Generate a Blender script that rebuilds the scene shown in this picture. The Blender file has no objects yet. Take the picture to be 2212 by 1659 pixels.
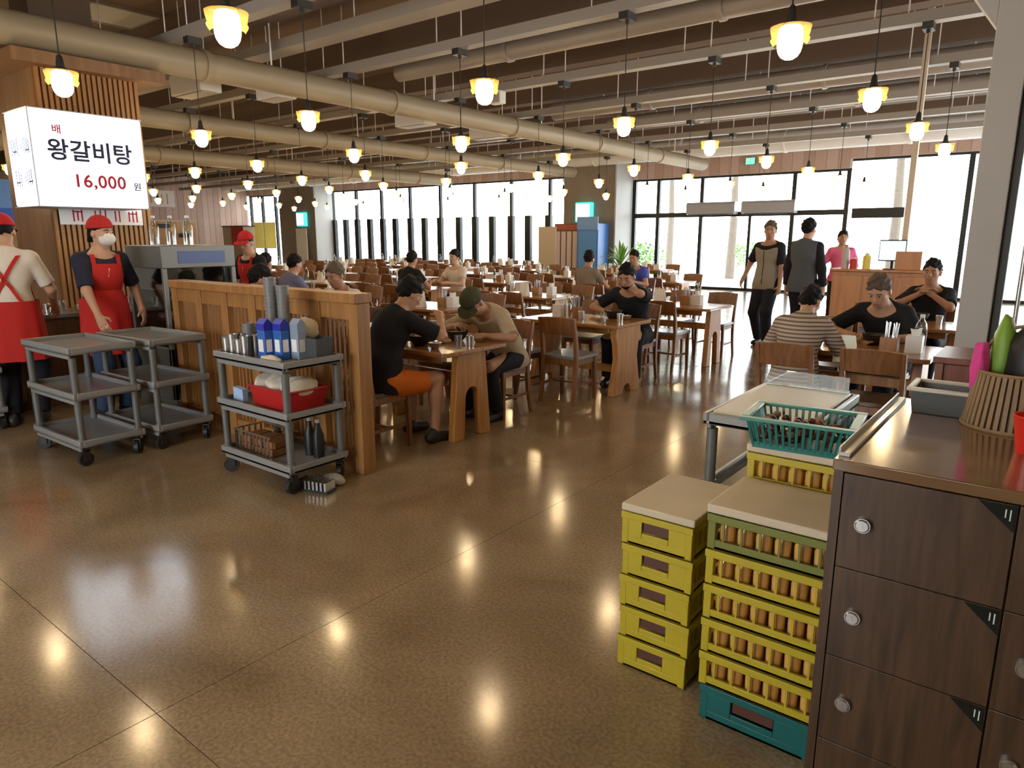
import bpy, math, random
import numpy as np
from mathutils import Vector, Matrix
random.seed(7)
R = math.radians
scene = bpy.context.scene
C = scene.collection

# ------------------------------------------------------------------ camera, world, exposure
cd = bpy.data.cameras.new('camera')
cam = bpy.data.objects.new('camera', cd)
C.objects.link(cam)
cam.location = (0, 0, 1.6)
cam.rotation_euler = (R(90 - 12), 0, R(38))
cd.sensor_fit = 'HORIZONTAL'
cd.sensor_width = 36.0
cd.lens = 36.0 * 1500 / 2212
cd.clip_start = 0.05
cd.clip_end = 300
scene.camera = cam

world = bpy.data.worlds.new('overcast_sky')
scene.world = world
world.use_nodes = True
bg = world.node_tree.nodes['Background']
bg.inputs[0].default_value = (0.93, 0.97, 1.0, 1)
bg.inputs[1].default_value = 9.0

scene.view_settings.view_transform = 'Standard'
scene.view_settings.look = 'None'
scene.view_settings.gamma = 1.0
scene.view_settings.use_curve_mapping = False
scene.view_settings.exposure = 0.48
scene.cycles.max_bounces = 8
scene.cycles.diffuse_bounces = 4
scene.cycles.glossy_bounces = 3
scene.cycles.transparent_max_bounces = 12
scene.cycles.caustics_reflective = False
scene.cycles.caustics_refractive = False
scene.cycles.sample_clamp_indirect = 6.0

LAMP_POWER = 54.0

# ------------------------------------------------------------------ materials
MATS = {}
def mat(name, col, rough=0.6, metal=0.0, spec=0.5, noise=0.0, nscale=8.0, bump=0.0, coat=0.0, emit=None, es=0.0):
    if name in MATS: return MATS[name]
    m = bpy.data.materials.new(name); m.use_nodes = True
    nt = m.node_tree; b = nt.nodes['Principled BSDF']
    b.inputs['Base Color'].default_value = (*col, 1)
    b.inputs['Roughness'].default_value = rough
    b.inputs['Metallic'].default_value = metal
    b.inputs['Specular IOR Level'].default_value = spec
    b.inputs['Coat Weight'].default_value = coat
    if emit:
        b.inputs['Emission Color'].default_value = (*emit, 1)
        b.inputs['Emission Strength'].default_value = es
    if noise or bump:
        tc = nt.nodes.new('ShaderNodeTexCoord')
        n = nt.nodes.new('ShaderNodeTexNoise'); n.inputs['Scale'].default_value = nscale
        n.inputs['Detail'].default_value = 4
        nt.links.new(tc.outputs['Object'], n.inputs['Vector'])
        if noise:
            mx = nt.nodes.new('ShaderNodeMix'); mx.data_type = 'RGBA'
            mx.inputs[6].default_value = (*[c * (1 - noise) for c in col], 1)
            mx.inputs[7].default_value = (*[min(1, c * (1 + noise)) for c in col], 1)
            nt.links.new(n.outputs['Fac'], mx.inputs[0])
            nt.links.new(mx.outputs[2], b.inputs['Base Color'])
        if bump:
            bp = nt.nodes.new('ShaderNodeBump'); bp.inputs['Strength'].default_value = bump
            bp.inputs['Distance'].default_value = 0.01
            nt.links.new(n.outputs['Fac'], bp.inputs['Height'])
            nt.links.new(bp.outputs['Normal'], b.inputs['Normal'])
    MATS[name] = m
    return m

def wood(name, c1, c2, rough=0.4, axis='Z', scale=1.0, coat=0.0):
    if name in MATS: return MATS[name]
    m = bpy.data.materials.new(name); m.use_nodes = True
    nt = m.node_tree; b = nt.nodes['Principled BSDF']
    tc = nt.nodes.new('ShaderNodeTexCoord')
    mp = nt.nodes.new('ShaderNodeMapping')
    s = {'X': (1.2, 14, 14), 'Y': (14, 1.2, 14), 'Z': (14, 14, 1.2)}[axis]
    mp.inputs['Scale'].default_value = tuple(k * scale for k in s)
    n = nt.nodes.new('ShaderNodeTexNoise'); n.inputs['Scale'].default_value = 2.2
    n.inputs['Detail'].default_value = 6; n.inputs['Distortion'].default_value = 0.6
    rp = nt.nodes.new('ShaderNodeValToRGB')
    rp.color_ramp.elements[0].position = 0.32; rp.color_ramp.elements[0].color = (*c1, 1)
    rp.color_ramp.elements[1].position = 0.68; rp.color_ramp.elements[1].color = (*c2, 1)
    nt.links.new(tc.outputs['Object'], mp.inputs['Vector'])
    nt.links.new(mp.outputs['Vector'], n.inputs['Vector'])
    nt.links.new(n.outputs['Fac'], rp.inputs['Fac'])
    nt.links.new(rp.outputs['Color'], b.inputs['Base Color'])
    b.inputs['Roughness'].default_value = rough
    b.inputs['Coat Weight'].default_value = coat
    b.inputs['Coat Roughness'].default_value = 0.12
    MATS[name] = m
    return m

def glass(name, tint=(0.93, 0.97, 0.96), refl=0.08, rough=0.02):
    if name in MATS: return MATS[name]
    m = bpy.data.materials.new(name); m.use_nodes = True
    nt = m.node_tree
    for n in list(nt.nodes): nt.nodes.remove(n)
    out = nt.nodes.new('ShaderNodeOutputMaterial')
    t = nt.nodes.new('ShaderNodeBsdfTransparent'); t.inputs[0].default_value = (*tint, 1)
    g = nt.nodes.new('ShaderNodeBsdfGlossy'); g.inputs['Roughness'].default_value = rough
    lw = nt.nodes.new('ShaderNodeLayerWeight'); lw.inputs[0].default_value = 0.25
    ma = nt.nodes.new('ShaderNodeMath'); ma.operation = 'MULTIPLY_ADD'
    ma.inputs[1].default_value = 0.5; ma.inputs[2].default_value = refl
    mx = nt.nodes.new('ShaderNodeMixShader')
    nt.links.new(lw.outputs['Fresnel'], ma.inputs[0])
    nt.links.new(ma.outputs[0], mx.inputs[0])
    nt.links.new(t.outputs[0], mx.inputs[1]); nt.links.new(g.outputs[0], mx.inputs[2])
    nt.links.new(mx.outputs[0], out.inputs[0])
    MATS[name] = m
    return m

def emission(name, col, strength):
    if name in MATS: return MATS[name]
    m = bpy.data.materials.new(name); m.use_nodes = True
    nt = m.node_tree
    for n in list(nt.nodes): nt.nodes.remove(n)
    out = nt.nodes.new('ShaderNodeOutputMaterial')
    e = nt.nodes.new('ShaderNodeEmission'); e.inputs[0].default_value = (*col, 1); e.inputs[1].default_value = strength
    nt.links.new(e.outputs[0], out.inputs[0])
    MATS[name] = m
    return m

def translucent(name, col, mixf=0.5, tcol=None):
    m = bpy.data.materials.new(name); m.use_nodes = True
    nt = m.node_tree
    for n in list(nt.nodes): nt.nodes.remove(n)
    out = nt.nodes.new('ShaderNodeOutputMaterial')
    t = nt.nodes.new('ShaderNodeBsdfTranslucent'); t.inputs[0].default_value = (*col, 1)
    d = nt.nodes.new('ShaderNodeBsdfTransparent'); d.inputs[0].default_value = (*(tcol or col), 1)
    mx = nt.nodes.new('ShaderNodeMixShader'); mx.inputs[0].default_value = mixf
    nt.links.new(t.outputs[0], mx.inputs[1]); nt.links.new(d.outputs[0], mx.inputs[2])
    nt.links.new(mx.outputs[0], out.inputs[0])
    MATS[name] = m
    return m

# ------------------------------------------------------------------ mesh builder
class MB:
    def __init__(s): s.v = []; s.f = []; s.m = []
    def add(s, vs, fs, mi=0):
        o = len(s.v); s.v.extend([tuple(p) for p in vs])
        for f in fs: s.f.append(tuple(i + o for i in f)); s.m.append(mi)
        return s
    def box(s, x0, x1, y0, y1, z0, z1, mi=0):
        v = [(x0,y0,z0),(x1,y0,z0),(x1,y1,z0),(x0,y1,z0),(x0,y0,z1),(x1,y0,z1),(x1,y1,z1),(x0,y1,z1)]
        return s.add(v, [(0,3,2,1),(4,5,6,7),(0,1,5,4),(1,2,6,5),(2,3,7,6),(3,0,4,7)], mi)
    def cbox(s, c, d, mi=0):
        return s.box(c[0]-d[0]/2, c[0]+d[0]/2, c[1]-d[1]/2, c[1]+d[1]/2, c[2]-d[2]/2, c[2]+d[2]/2, mi)
    def tube(s, pts, r, n=8, mi=0, caps=True):
        pts = [Vector(p) for p in pts]; k = len(pts)
        rs = r if isinstance(r, (list, tuple)) else [r] * k
        vs = []; up = None
        for i, p in enumerate(pts):
            d = (pts[min(i+1, k-1)] - pts[max(i-1, 0)]).normalized()
            if up is None:
                up = Vector((0, 0, 1)) if abs(d.z) < 0.9 else Vector((1, 0, 0))
            a = d.cross(up).normalized(); b = a.cross(d).normalized(); up = b
            for j in range(n):
                t = 2 * math.pi * j / n
                vs.append(p + (a * math.cos(t) + b * math.sin(t)) * rs[i])
        fs = []
        for i in range(k - 1):
            for j in range(n):
                fs.append((i*n+j, i*n+(j+1) % n, (i+1)*n+(j+1) % n, (i+1)*n+j))
        if caps:
            fs.append(tuple(range(n-1, -1, -1))); fs.append(tuple((k-1)*n + j for j in range(n)))
        return s.add(vs, fs, mi)
    def cyl(s, p, q, r, r2=None, n=14, mi=0):
        return s.tube([p, q], [r, r if r2 is None else r2], n, mi)
    def lathe(s, prof, n=20, o=(0,0,0), mi=0, a0=0.0, cap=False):
        vs = []; k = len(prof)
        for (r, z) in prof:
            for j in range(n):
                t = a0 + 2 * math.pi * j / n
                vs.append((o[0] + r*math.cos(t), o[1] + r*math.sin(t), o[2] + z))
        fs = []
        for i in range(k - 1):
            for j in range(n):
                fs.append((i*n+j, i*n+(j+1) % n, (i+1)*n+(j+1) % n, (i+1)*n+j))
        if cap:
            fs.append(tuple(range(n-1, -1, -1))); fs.append(tuple((k-1)*n + j for j in range(n)))
        return s.add(vs, fs, mi)
    def prism(s, poly, axis, a, b, mi=0):
        n = len(poly)
        def P(u, w, t): return {'x': (t, u, w), 'y': (u, t, w), 'z': (u, w, t)}[axis]
        vs = [P(u, w, a) for u, w in poly] + [P(u, w, b) for u, w in poly]
        fs = [tuple(range(n-1, -1, -1)), tuple(range(n, 2*n))]
        fs += [(i, (i+1) % n, n + (i+1) % n, n + i) for i in range(n)]
        return s.add(vs, fs, mi)
    def sweep(s, pts, w, d, side=(1,0,0), mi=0):
        """rectangular section, w along side, d across"""
        pts = [Vector(p) for p in pts]; k = len(pts); sd = Vector(side).normalized(); vs = []
        ws = w if isinstance(w, (list, tuple)) else [w]*k
        ds = d if isinstance(d, (list, tuple)) else [d]*k
        for i, p in enumerate(pts):
            t = (pts[min(i+1, k-1)] - pts[max(i-1, 0)]).normalized()
            b = t.cross(sd).normalized()
            for sx, sy in ((-1,-1),(1,-1),(1,1),(-1,1)):
                vs.append(p + sd*sx*ws[i]/2 + b*sy*ds[i]/2)
        fs = [(3,2,1,0), tuple((k-1)*4 + j for j in range(4))]
        for i in range(k-1):
            for j in range(4):
                fs.append((i*4+j, i*4+(j+1) % 4, (i+1)*4+(j+1) % 4, (i+1)*4+j))
        return s.add(vs, fs, mi)
    def ell(s, c, r, n=14, m=8, mi=0, rot=None):
        vs = []; 
        for i in range(m + 1):
            a = math.pi * i / m - math.pi/2
            for j in range(n):
                t = 2*math.pi*j/n
                p = Vector((r[0]*math.cos(a)*math.cos(t), r[1]*math.cos(a)*math.sin(t), r[2]*math.sin(a)))
                if rot: p = rot @ p
                vs.append(p + Vector(c))
        fs = []
        for i in range(m):
            for j in range(n):
                fs.append((i*n+j, i*n+(j+1) % n, (i+1)*n+(j+1) % n, (i+1)*n+j))
        return s.add(vs, fs, mi)
    def mesh(s, name, mats, angle=35):
        me = bpy.data.meshes.new(name)
        me.from_pydata(s.v, [], s.f)
        for m in (mats if isinstance(mats, (list, tuple)) else [mats]): me.materials.append(m)
        if any(s.m): me.polygons.foreach_set('material_index', s.m)
        me.polygons.foreach_set('use_smooth', [True]*len(me.polygons))
        me.update()
        import bmesh
        bm = bmesh.new(); bm.from_mesh(me)
        bmesh.ops.recalc_face_normals(bm, faces=bm.faces)
        bm.to_mesh(me); bm.free()
        me.set_sharp_from_angle(angle=R(angle))
        return me
    def build(s, name, mats, parent=None, loc=(0,0,0), rz=0, bevel=0, angle=35):
        return link(name, s.mesh(name, mats, angle), parent, loc, rz, bevel)

def link(name, me, parent=None, loc=(0,0,0), rz=0, bevel=0):
    o = bpy.data.objects.new(name, me); C.objects.link(o)
    o.location = loc; o.rotation_euler = (0, 0, rz)
    if parent: o.parent = parent
    if bevel:
        b = o.modifiers.new('bevel', 'BEVEL'); b.width = bevel; b.segments = 2; b.limit_method = 'ANGLE'; b.angle_limit = R(40)
    return o

def tag(o, label, cat, group=None):
    o['label'] = label; o['category'] = cat
    if group: o['group'] = group
    return o
def thing(name, label, cat, loc=(0,0,0), rz=0, group=None):
    o = bpy.data.objects.new(name, None); C.objects.link(o)
    o.empty_display_size = 0.1
    o.location = loc; o.rotation_euler = (0, 0, rz)
    return tag(o, label, cat, group)
def struct(o):
    o['kind'] = 'structure'; return o
def dup(root, loc, rz=0, label=None, group=None):
    kids = [(ch, [g for g in ch.children]) for ch in root.children]
    r = root.copy(); C.objects.link(r); r.location = loc; r.rotation_euler = (0, 0, rz)
    if label: r['label'] = label
    if group: r['group'] = group
    for ch, gs in kids:
        c = ch.copy(); C.objects.link(c); c.parent = r
        for g in gs:
            d = g.copy(); C.objects.link(d); d.parent = c
    return r
def ordn(n): return ['first','second','third','fourth','fifth','sixth','seventh','eighth','ninth','tenth','eleventh','twelfth','thirteenth','fourteenth','fifteenth','sixteenth'][n]

def text_mesh(name, body, size, depth, material, spacing=1.0, align='CENTER'):
    c = bpy.data.curves.new(name, 'FONT'); c.body = body; c.size = size; c.extrude = depth
    c.align_x = align; c.align_y = 'CENTER'; c.space_character = spacing; c.offset = size * 0.022
    o = bpy.data.objects.new(name, c); C.objects.link(o)
    dg = bpy.context.evaluated_depsgraph_get()
    me = bpy.data.meshes.new_from_object(o.evaluated_get(dg))
    bpy.data.objects.remove(o); bpy.data.curves.remove(c)
    me.name = name; me.materials.clear(); me.materials.append(material)
    return me
def put_text(name, me, parent, loc, rot):
    o = bpy.data.objects.new(name, me); C.objects.link(o); o.parent = parent
    o.location = loc; o.rotation_euler = rot
    return o
# ------------------------------------------------------------------ shared materials
def floor_material():
    m = bpy.data.materials.new('polished_brown_concrete'); m.use_nodes = True
    nt = m.node_tree; b = nt.nodes['Principled BSDF']
    ge = nt.nodes.new('ShaderNodeNewGeometry')
    def noise(s, d, dist=0.0):
        n = nt.nodes.new('ShaderNodeTexNoise'); n.inputs['Scale'].default_value = s
        n.inputs['Detail'].default_value = d; n.inputs['Distortion'].default_value = dist
        nt.links.new(ge.outputs['Position'], n.inputs['Vector']); return n
    n1 = noise(1.1, 5, 0.6); n2 = noise(70, 2); n3 = noise(6, 4)
    r1 = nt.nodes.new('ShaderNodeValToRGB')
    r1.color_ramp.elements[0].position = 0.3; r1.color_ramp.elements[0].color = (0.215, 0.147, 0.080, 1)
    r1.color_ramp.elements[1].position = 0.72; r1.color_ramp.elements[1].color = (0.39, 0.29, 0.178, 1)
    nt.links.new(n1.outputs['Fac'], r1.inputs['Fac'])
    r2 = nt.nodes.new('ShaderNodeValToRGB')
    r2.color_ramp.elements[0].position = 0.35; r2.color_ramp.elements[0].color = (0.72, 0.70, 0.66, 1)
    r2.color_ramp.elements[1].position = 0.68; r2.color_ramp.elements[1].color = (1.25, 1.22, 1.18, 1)
    nt.links.new(n2.outputs['Fac'], r2.inputs['Fac'])
    mx = nt.nodes.new('ShaderNodeMix'); mx.data_type = 'RGBA'; mx.blend_type = 'MULTIPLY'; mx.inputs[0].default_value = 0.8
    nt.links.new(r1.outputs['Color'], mx.inputs[6]); nt.links.new(r2.outputs['Color'], mx.inputs[7])
    nt.links.new(mx.outputs[2], b.inputs['Base Color'])
    mr = nt.nodes.new('ShaderNodeMapRange')
    mr.inputs['From Min'].default_value = 0.3; mr.inputs['From Max'].default_value = 0.7
    mr.inputs['To Min'].default_value = 0.13; mr.inputs['To Max'].default_value = 0.17
    nt.links.new(n3.outputs['Fac'], mr.inputs['Value']); nt.links.new(mr.outputs[0], b.inputs['Roughness'])
    b.inputs['Specular IOR Level'].default_value = 0.6
    return m
M_FLOOR = floor_material()
M_JOINT = mat('dark_joint', (0.07, 0.05, 0.032), 0.8)
M_CEIL = mat('ceiling_brown', (0.20, 0.140, 0.098), 0.85, noise=0.15, nscale=1.5)
M_BEAM = mat('beam_brown', (0.155, 0.105, 0.073), 0.8)
M_RAIL = mat('rail_grey', (0.33, 0.29, 0.25), 0.5)
M_DUCT = mat('duct_grey', (0.40, 0.36, 0.32), 0.42, metal=0.15, noise=0.08, nscale=2)
M_DUCTW = mat('duct_white', (0.84, 0.83, 0.81), 0.45, noise=0.04, nscale=2)
M_DUCTT = mat('duct_warm_lit', (0.31, 0.245, 0.155), 0.5, noise=0.1, nscale=2)  # tan tone puts the warm light into the duct colour
M_WALL = mat('wall_plaster', (0.62, 0.57, 0.51), 0.8, noise=0.05, nscale=3)
M_WALLW = mat('pillar_white', (0.45, 0.44, 0.425), 0.65, noise=0.04, nscale=2)
M_STONE = mat('pillar_taupe', (0.24, 0.19, 0.145), 0.7, noise=0.15, nscale=3)
M_PINK = [mat('board_pink_%d' % i, c, 0.7, noise=0.1, nscale=4) for i, c in enumerate([(0.50,0.34,0.28),(0.45,0.30,0.24),(0.54,0.38,0.32)])]
M_FRAME = mat('window_frame_black', (0.012, 0.014, 0.016), 0.35, metal=0.4)
M_GLASS = glass('window_glass', (0.96, 0.98, 0.98), 0.04)
M_BLACK = mat('black_plastic', (0.012, 0.012, 0.013), 0.45)
M_DARK = mat('dark_metal', (0.05, 0.045, 0.04), 0.5, metal=0.5)
M_STEEL = mat('stainless_steel', (0.58, 0.58, 0.57), 0.28, metal=0.95)
M_WHITE = mat('white_plastic', (0.75, 0.75, 0.73), 0.45)
M_PAPER = mat('white_paper', (0.82, 0.81, 0.78), 0.8)
W_TABLE = wood('wood_table', (0.24, 0.10, 0.032), (0.40, 0.19, 0.066), 0.28, 'X', 0.7, coat=0.4)
W_LEG = wood('wood_trestle', (0.34, 0.145, 0.034), (0.50, 0.245, 0.065), 0.38, 'Z', 0.7)
W_CHAIR = wood('wood_chair', (0.15, 0.062, 0.022), (0.27, 0.12, 0.045), 0.35, 'Z', 0.9)
W_DARK = wood('wood_dark_chair', (0.075, 0.033, 0.014), (0.14, 0.063, 0.026), 0.35, 'Z', 0.9)
W_SLAT = wood('wood_slat', (0.27, 0.122, 0.036), (0.40, 0.200, 0.064), 0.45, 'Z', 0.6)
W_PANEL = wood('wood_panel_tan', (0.48, 0.25, 0.10), (0.60, 0.34, 0.15), 0.5, 'Z', 0.4)
W_COL = wood('wood_column_side', (0.19, 0.092, 0.036), (0.28, 0.145, 0.06), 0.5, 'Z', 0.4)
W_LOCK = wood('locker_walnut', (0.042, 0.022, 0.011), (0.090, 0.048, 0.024), 0.36, 'Z', 1.3)
W_LOCKTOP = wood('locker_top_walnut', (0.12, 0.062, 0.026), (0.20, 0.11, 0.05), 0.16, 'X', 0.6, coat=0.6)

# ------------------------------------------------------------------ floor, ceiling, walls
X0, X1, Y0, Y1, ZC = -33.6, 4.0, -4.0, 20.8, 4.6
floor = struct(MB().box(X0, X1, Y0, Y1, -0.12, -0.005).build('floor', M_JOINT))
PX = 3.0
slab_me = {}
def slab(x0, x1, y0, y1):
    key = (round(x1-x0, 3), round(y1-y0, 3))
    if key not in slab_me:
        slab_me[key] = MB().box(0, key[0], 0, key[1], -0.0055, 0).mesh('slab', M_FLOOR)
    link('slab', slab_me[key], floor, (x0, y0, 0))
g = 0.0015
xs = [X0] + [v for v in [X0 + 1.35 + PX*i for i in range(13)] if v < X1 - 0.3] + [X1]
ys = [Y0] + [v for v in [-2.1 + PX*i for i in range(9)] if v < Y1 - 0.3] + [Y1]
for i in range(len(xs)-1):
    for j in range(len(ys)-1):
        slab(xs[i]+g, xs[i+1]-g, ys[j]+g, ys[j+1]-g)

ceil = struct(MB().box(X0, X1, Y0, Y1, ZC, ZC + 0.15).build('ceiling', M_CEIL))
bm_me = MB().box(X0 + 0.01, X1 - 0.01, -0.14, 0.14, ZC - 0.42, ZC).mesh('beam', M_BEAM)
for k in range(9):
    link('beam', bm_me, ceil, (0, 1.1 + 2.15*k, 0))

wall_left = struct(MB().box(X0 - 0.2, X0, Y0, Y1, 0, ZC).build('wall_left', M_WALL))
pk_me = [MB().box(0, 0.025, 0.006, 0.294, 2.35, 4.3).mesh('plank', m) for m in M_PINK]
pf_me = [MB().box(0, 0.025, 0.006, 0.294, 0.0, 4.3).mesh('plank', m) for m in M_PINK]
for k in range(40):
    link('plank', (pf_me if 8.7 + 0.3*k > 17.89 else pk_me)[(k*7) % 3], wall_left, (X0, 8.7 + 0.3*k, 0))
pn_me = MB().box(0, 0.05, 0.01, 0.61, 0.0, 2.30).mesh('panel', W_PANEL)
for k in range(15):
    link('panel', pn_me, wall_left, (X0, 8.6 + 0.62*k, 0))

# solid wall behind the viewer, with an unseen window opening added for daylight
wall_behind = struct(MB().box(X0, X1, Y0 - 0.2, Y0, 2.9, ZC).box(X0, X1, Y0 - 0.2, Y0, 0, 0.7).box(X0, -5.0, Y0 - 0.2, Y0, 0.7, 2.9).box(-1.5, X1, Y0 - 0.2, Y0, 0.7, 2.9).build('wall_behind', M_WALL))
wb = struct(thing('window_4', '', ''))
del wb['label']; del wb['category']
for k in range(3):
    x = -5.0 + k*1.75
    MB().box(x - 0.03, x + 0.03, Y0 - 0.15, Y0 - 0.05, 0.7, 2.9).build('mullion', M_FRAME, wb)
wall_right = struct(MB().box(X1, X1 + 0.2, Y0, Y1, 2.7, ZC).box(X1, X1 + 0.2, Y0, 8.0, 0, 2.7).box(X1, X1+0.2, 8.0, Y1, 0, 0.9).build('wall_right', M_WALL))

# window wall
YW = Y1
wall_back = struct(MB().box(X0, X1, YW, YW + 0.2, 3.62, ZC).box(-29.5, -26.74, YW, YW + 0.2, 0, 3.62).box(-13.28, -11.28, YW, YW + 0.2, 0, 3.62).box(-11.28, -4.74, YW, YW + 0.2, 3.38, 3.62).build('wall_back', M_WALL))
fb_me = [MB().box(0.005, 0.295, -0.02, 0, 0, 0.75).mesh('plank', m) for m in M_PINK]
fb2_me = [MB().box(0.005, 0.295, -0.02, 0, -0.24, 0.75).mesh('plank', m) for m in M_PINK]
k = 0; x = X0
while x < X1 - 0.3:
    low = -11.3 < x < -5.0
    link('plank', (fb2_me if low else fb_me)[(k*5) % 3], wall_back, (x, YW, 3.63)); x += 0.3; k += 1

def window(n, x0, x1, ztop, muls, posts, ztr, thin=0.035, thick=0.085):
    w = bpy.data.objects.new('window_%d' % n, None); C.objects.link(w); struct(w); w.location = (x0, YW, 0)
    MB().box(0, x1-x0, 0.02, 0.12, ztop - 0.06, ztop).build('window_frame', M_FRAME, w)
    if ztr: MB().box(0, x1-x0, 0.0, 0.12, ztr - 0.07, ztr + 0.07).build('transom', M_FRAME, w)
    MB().box(0, x1-x0, 0.0, 0.12, 0, 0.08).build('window_sill', M_FRAME, w)
    for xm in muls:
        MB().box(xm - x0 - thin, xm - x0 + thin, 0.01, 0.13, 0.0, ztop).build('mullion', M_FRAME, w)
    for xm in posts:
        MB().box(xm - x0 - thick, xm - x0 + thick, -0.02, 0.10, 0.0, (ztr or ztop)).build('post', M_FRAME, w)
    a = sorted(set([x0] + list(muls) + [x1]))
    for i in range(len(a) - 1):
        if a[i+1] - a[i] < 0.2: continue
        MB().box(a[i] - x0 + thin, a[i+1] - x0 - thin, 0.06, 0.07, 0.08, ztop - 0.06).build('pane', M_GLASS, w)
    return w
window(1, -33.49, -29.5, 3.62, [-33.4, -32.36, -31.23, -30.18], [], None, 0.06)
muls2 = [-26.74, -25.08, -23.42, -21.66, -19.93, -18.12, -16.32, -14.58]
posts2 = [-26.66, -25.85, -25.05, -24.21, -23.37, -22.58, -21.66, -20.84, -19.95, -18.93, -18.09, -17.23, -16.32, -15.52, -14.62]
window(2, -26.74, -13.28, 3.62, muls2, [], 0, 0.05)
w2 = bpy.data.objects['window_2']
for xm in posts2:
    MB().box(xm + 26.74 - 0.12, xm + 26.74 + 0.12, -0.03, 0.12, 0.0, 2.34).build('post', M_FRAME, w2)
window(3, -11.28, -4.74, 3.38, [-11.22, -10.37, -8.92, -6.2, -4.80], [-8.92, -7.39, -6.2], 2.25, 0.055, 0.04)
window(5, -4.74, X1, 3.62, [-3.3, -2.04, -0.5, 1.2, 2.6], [], None, 0.06)
MB().box(0.1, 1.35, -0.01, 0.13, 2.08, 2.34).build('transom', M_FRAME, bpy.data.objects['window_5'])

# right side glazing
w6 = bpy.data.objects.new('window_6', None); C.objects.link(w6); struct(w6); w6.location = (X1, 8, 0)
for k in range(8):
    MB().box(0.05, 0.15, k*1.8 - 0.04, k*1.8 + 0.04, 0.9, 2.7).build('mullion', M_FRAME, w6)

# pillars on the window wall
struct(MB().box(-13.25, -11.32, 19.75, YW, 0, ZC, 0).build('wall_pillar_1', [M_STONE]))
o = MB().box(-11.32, -11.27, 19.72, YW, 0, ZC).build('trim_1', M_WALLW); struct(o)
struct(MB().box(-29.45, -26.75, 19.85, YW, 0, ZC, 0).build('wall_pillar_2', [M_STONE]))
o = MB().box(-26.75, -26.70, 19.82, YW, 0, ZC).build('trim_2', M_WALLW); struct(o)

# white post and glass partition on the right
wp = struct(MB().box(-0.535, -0.345, 5.80, 6.02, 0, ZC).prism([(-0.536, ZC), (-0.90, ZC), (-0.90, 3.46), (-0.536, 2.93)], 'y', 5.82, 6.0).build('wall_partition_post', M_WALLW, bevel=0.006))
w7 = bpy.data.objects.new('window_7', None); C.objects.link(w7); struct(w7); w7.location = (-0.345, 5.86, 0)
MB().box(0.001, 0.05, 0, 0.08, 0, 3.0).box(1.3, 1.36, 0, 0.08, 0, 3.0).box(0.05, 1.3, 0, 0.08, 2.92, 3.0).box(0.05, 1.3, 0, 0.08, 0, 0.10).build('window_frame', M_DARK, w7)
MB().box(0.05, 1.3, 0.035, 0.045, 0.10, 2.92).build('pane', glass('partition_glass', (0.80, 0.86, 0.83), 0.14), w7)
MB().cyl((0.14, -0.04, 0.75), (0.14, -0.04, 2.2), 0.014).cyl((0.14, -0.04, 0.9), (0.14, 0.03, 0.9), 0.008).cyl((0.14, -0.04, 2.05), (0.14, 0.03, 2.05), 0.008).build('door_handle', M_STEEL, w7)

# ------------------------------------------------------------------ outdoors
ground = struct(MB().box(-60, 30, YW + 0.2, 70, -0.2, -0.05).build('ground', mat('pavement_pale', (0.55, 0.55, 0.53), 0.8, noise=0.1, nscale=0.5)))
M_LEAF = [mat('leaf_%d' % i, c, 0.6) for i, c in enumerate([(0.10,0.22,0.05),(0.15,0.30,0.07),(0.20,0.34,0.10)])]
M_BARK = mat('bark', (0.11, 0.085, 0.065), 0.9, noise=0.3, nscale=10, bump=0.4)
def leaf_cloud(name, parent, centres, n, size, seed, mi=0):
    rnd = random.Random(seed); b = MB()
    for _ in range(n):
        c, rr = rnd.choice(centres)
        while True:
            p = Vector((rnd.uniform(-1,1), rnd.uniform(-1,1), rnd.uniform(-1,1)))
            if p.length < 1: break
        p = Vector(c) + Vector((p.x*rr[0], p.y*rr[1], p.z*rr[2]))
        d = Vector((rnd.uniform(-1,1), rnd.uniform(-1,1), rnd.uniform(-1,0.4))).normalized()*size*rnd.uniform(0.6,1.2)
        e = d.cross(Vector((rnd.uniform(-1,1), rnd.uniform(-1,1), rnd.uniform(-1,1)))).normalized()*size*0.35
        b.add([p, p + d*0.5 + e, p + d, p + d*0.5 - e], [(0,1,2,3)], rnd.randrange(3))
    o = b.build(name, M_LEAF, parent); o['kind'] = 'stuff'; return o
def tree(label, loc, h, spread, seed, tr=0.14):
    t = thing('street_tree', label, 'tree', loc, 0, 'street trees outside the windows')
    MB().tube([(0,0,-0.05),(0.03,0.02,h*0.3),(-0.04,0,h*0.55),(0.05,0.05,h*0.85)], [tr*1.3, tr, tr*0.8, tr*0.3], 10).build('trunk', M_BARK, t)
    b = MB()
    for a in range(5):
        b.tube([(0,0,h*0.5),(math.cos(a*1.3)*spread*0.4, math.sin(a*1.3)*spread*0.4, h*0.7),(math.cos(a*1.3)*spread*0.8, math.sin(a*1.3)*spread*0.8, h*0.85)], [tr*0.5, tr*0.35, tr*0.12], 6)
    b.build('branch', M_BARK, t)
    cs = [((math.cos(a*1.1)*spread*0.55, math.sin(a*1.1)*spread*0.55, h*(0.78 + 0.12*math.sin(a*2.3))), (spread*0.55, spread*0.55, spread*0.4)) for a in range(6)] + [((0,0,h), (spread*0.7,)*3)]
    leaf_cloud('foliage', t, cs, 1500, 0.30, seed)
tree('leafy street tree seen left through the glass door', (-15.0, 31.5, 0), 8.4, 2.2, 1)
tree('leafy street tree seen between the two air curtains outside', (-10.4, 27.4, 0), 8.2, 1.9, 2)
tree('leafy street tree outside, right of the standing men', (-4.5, 26.2, 0), 8.0, 2.2, 3)
tree('leafy street tree outside beside the black window mullion', (2.2, 27.0, 0), 7.2, 2.2, 4)
tree('leafy street tree outside the long middle window', (-24.0, 36, 0), 9.2, 2.6, 5)
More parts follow.
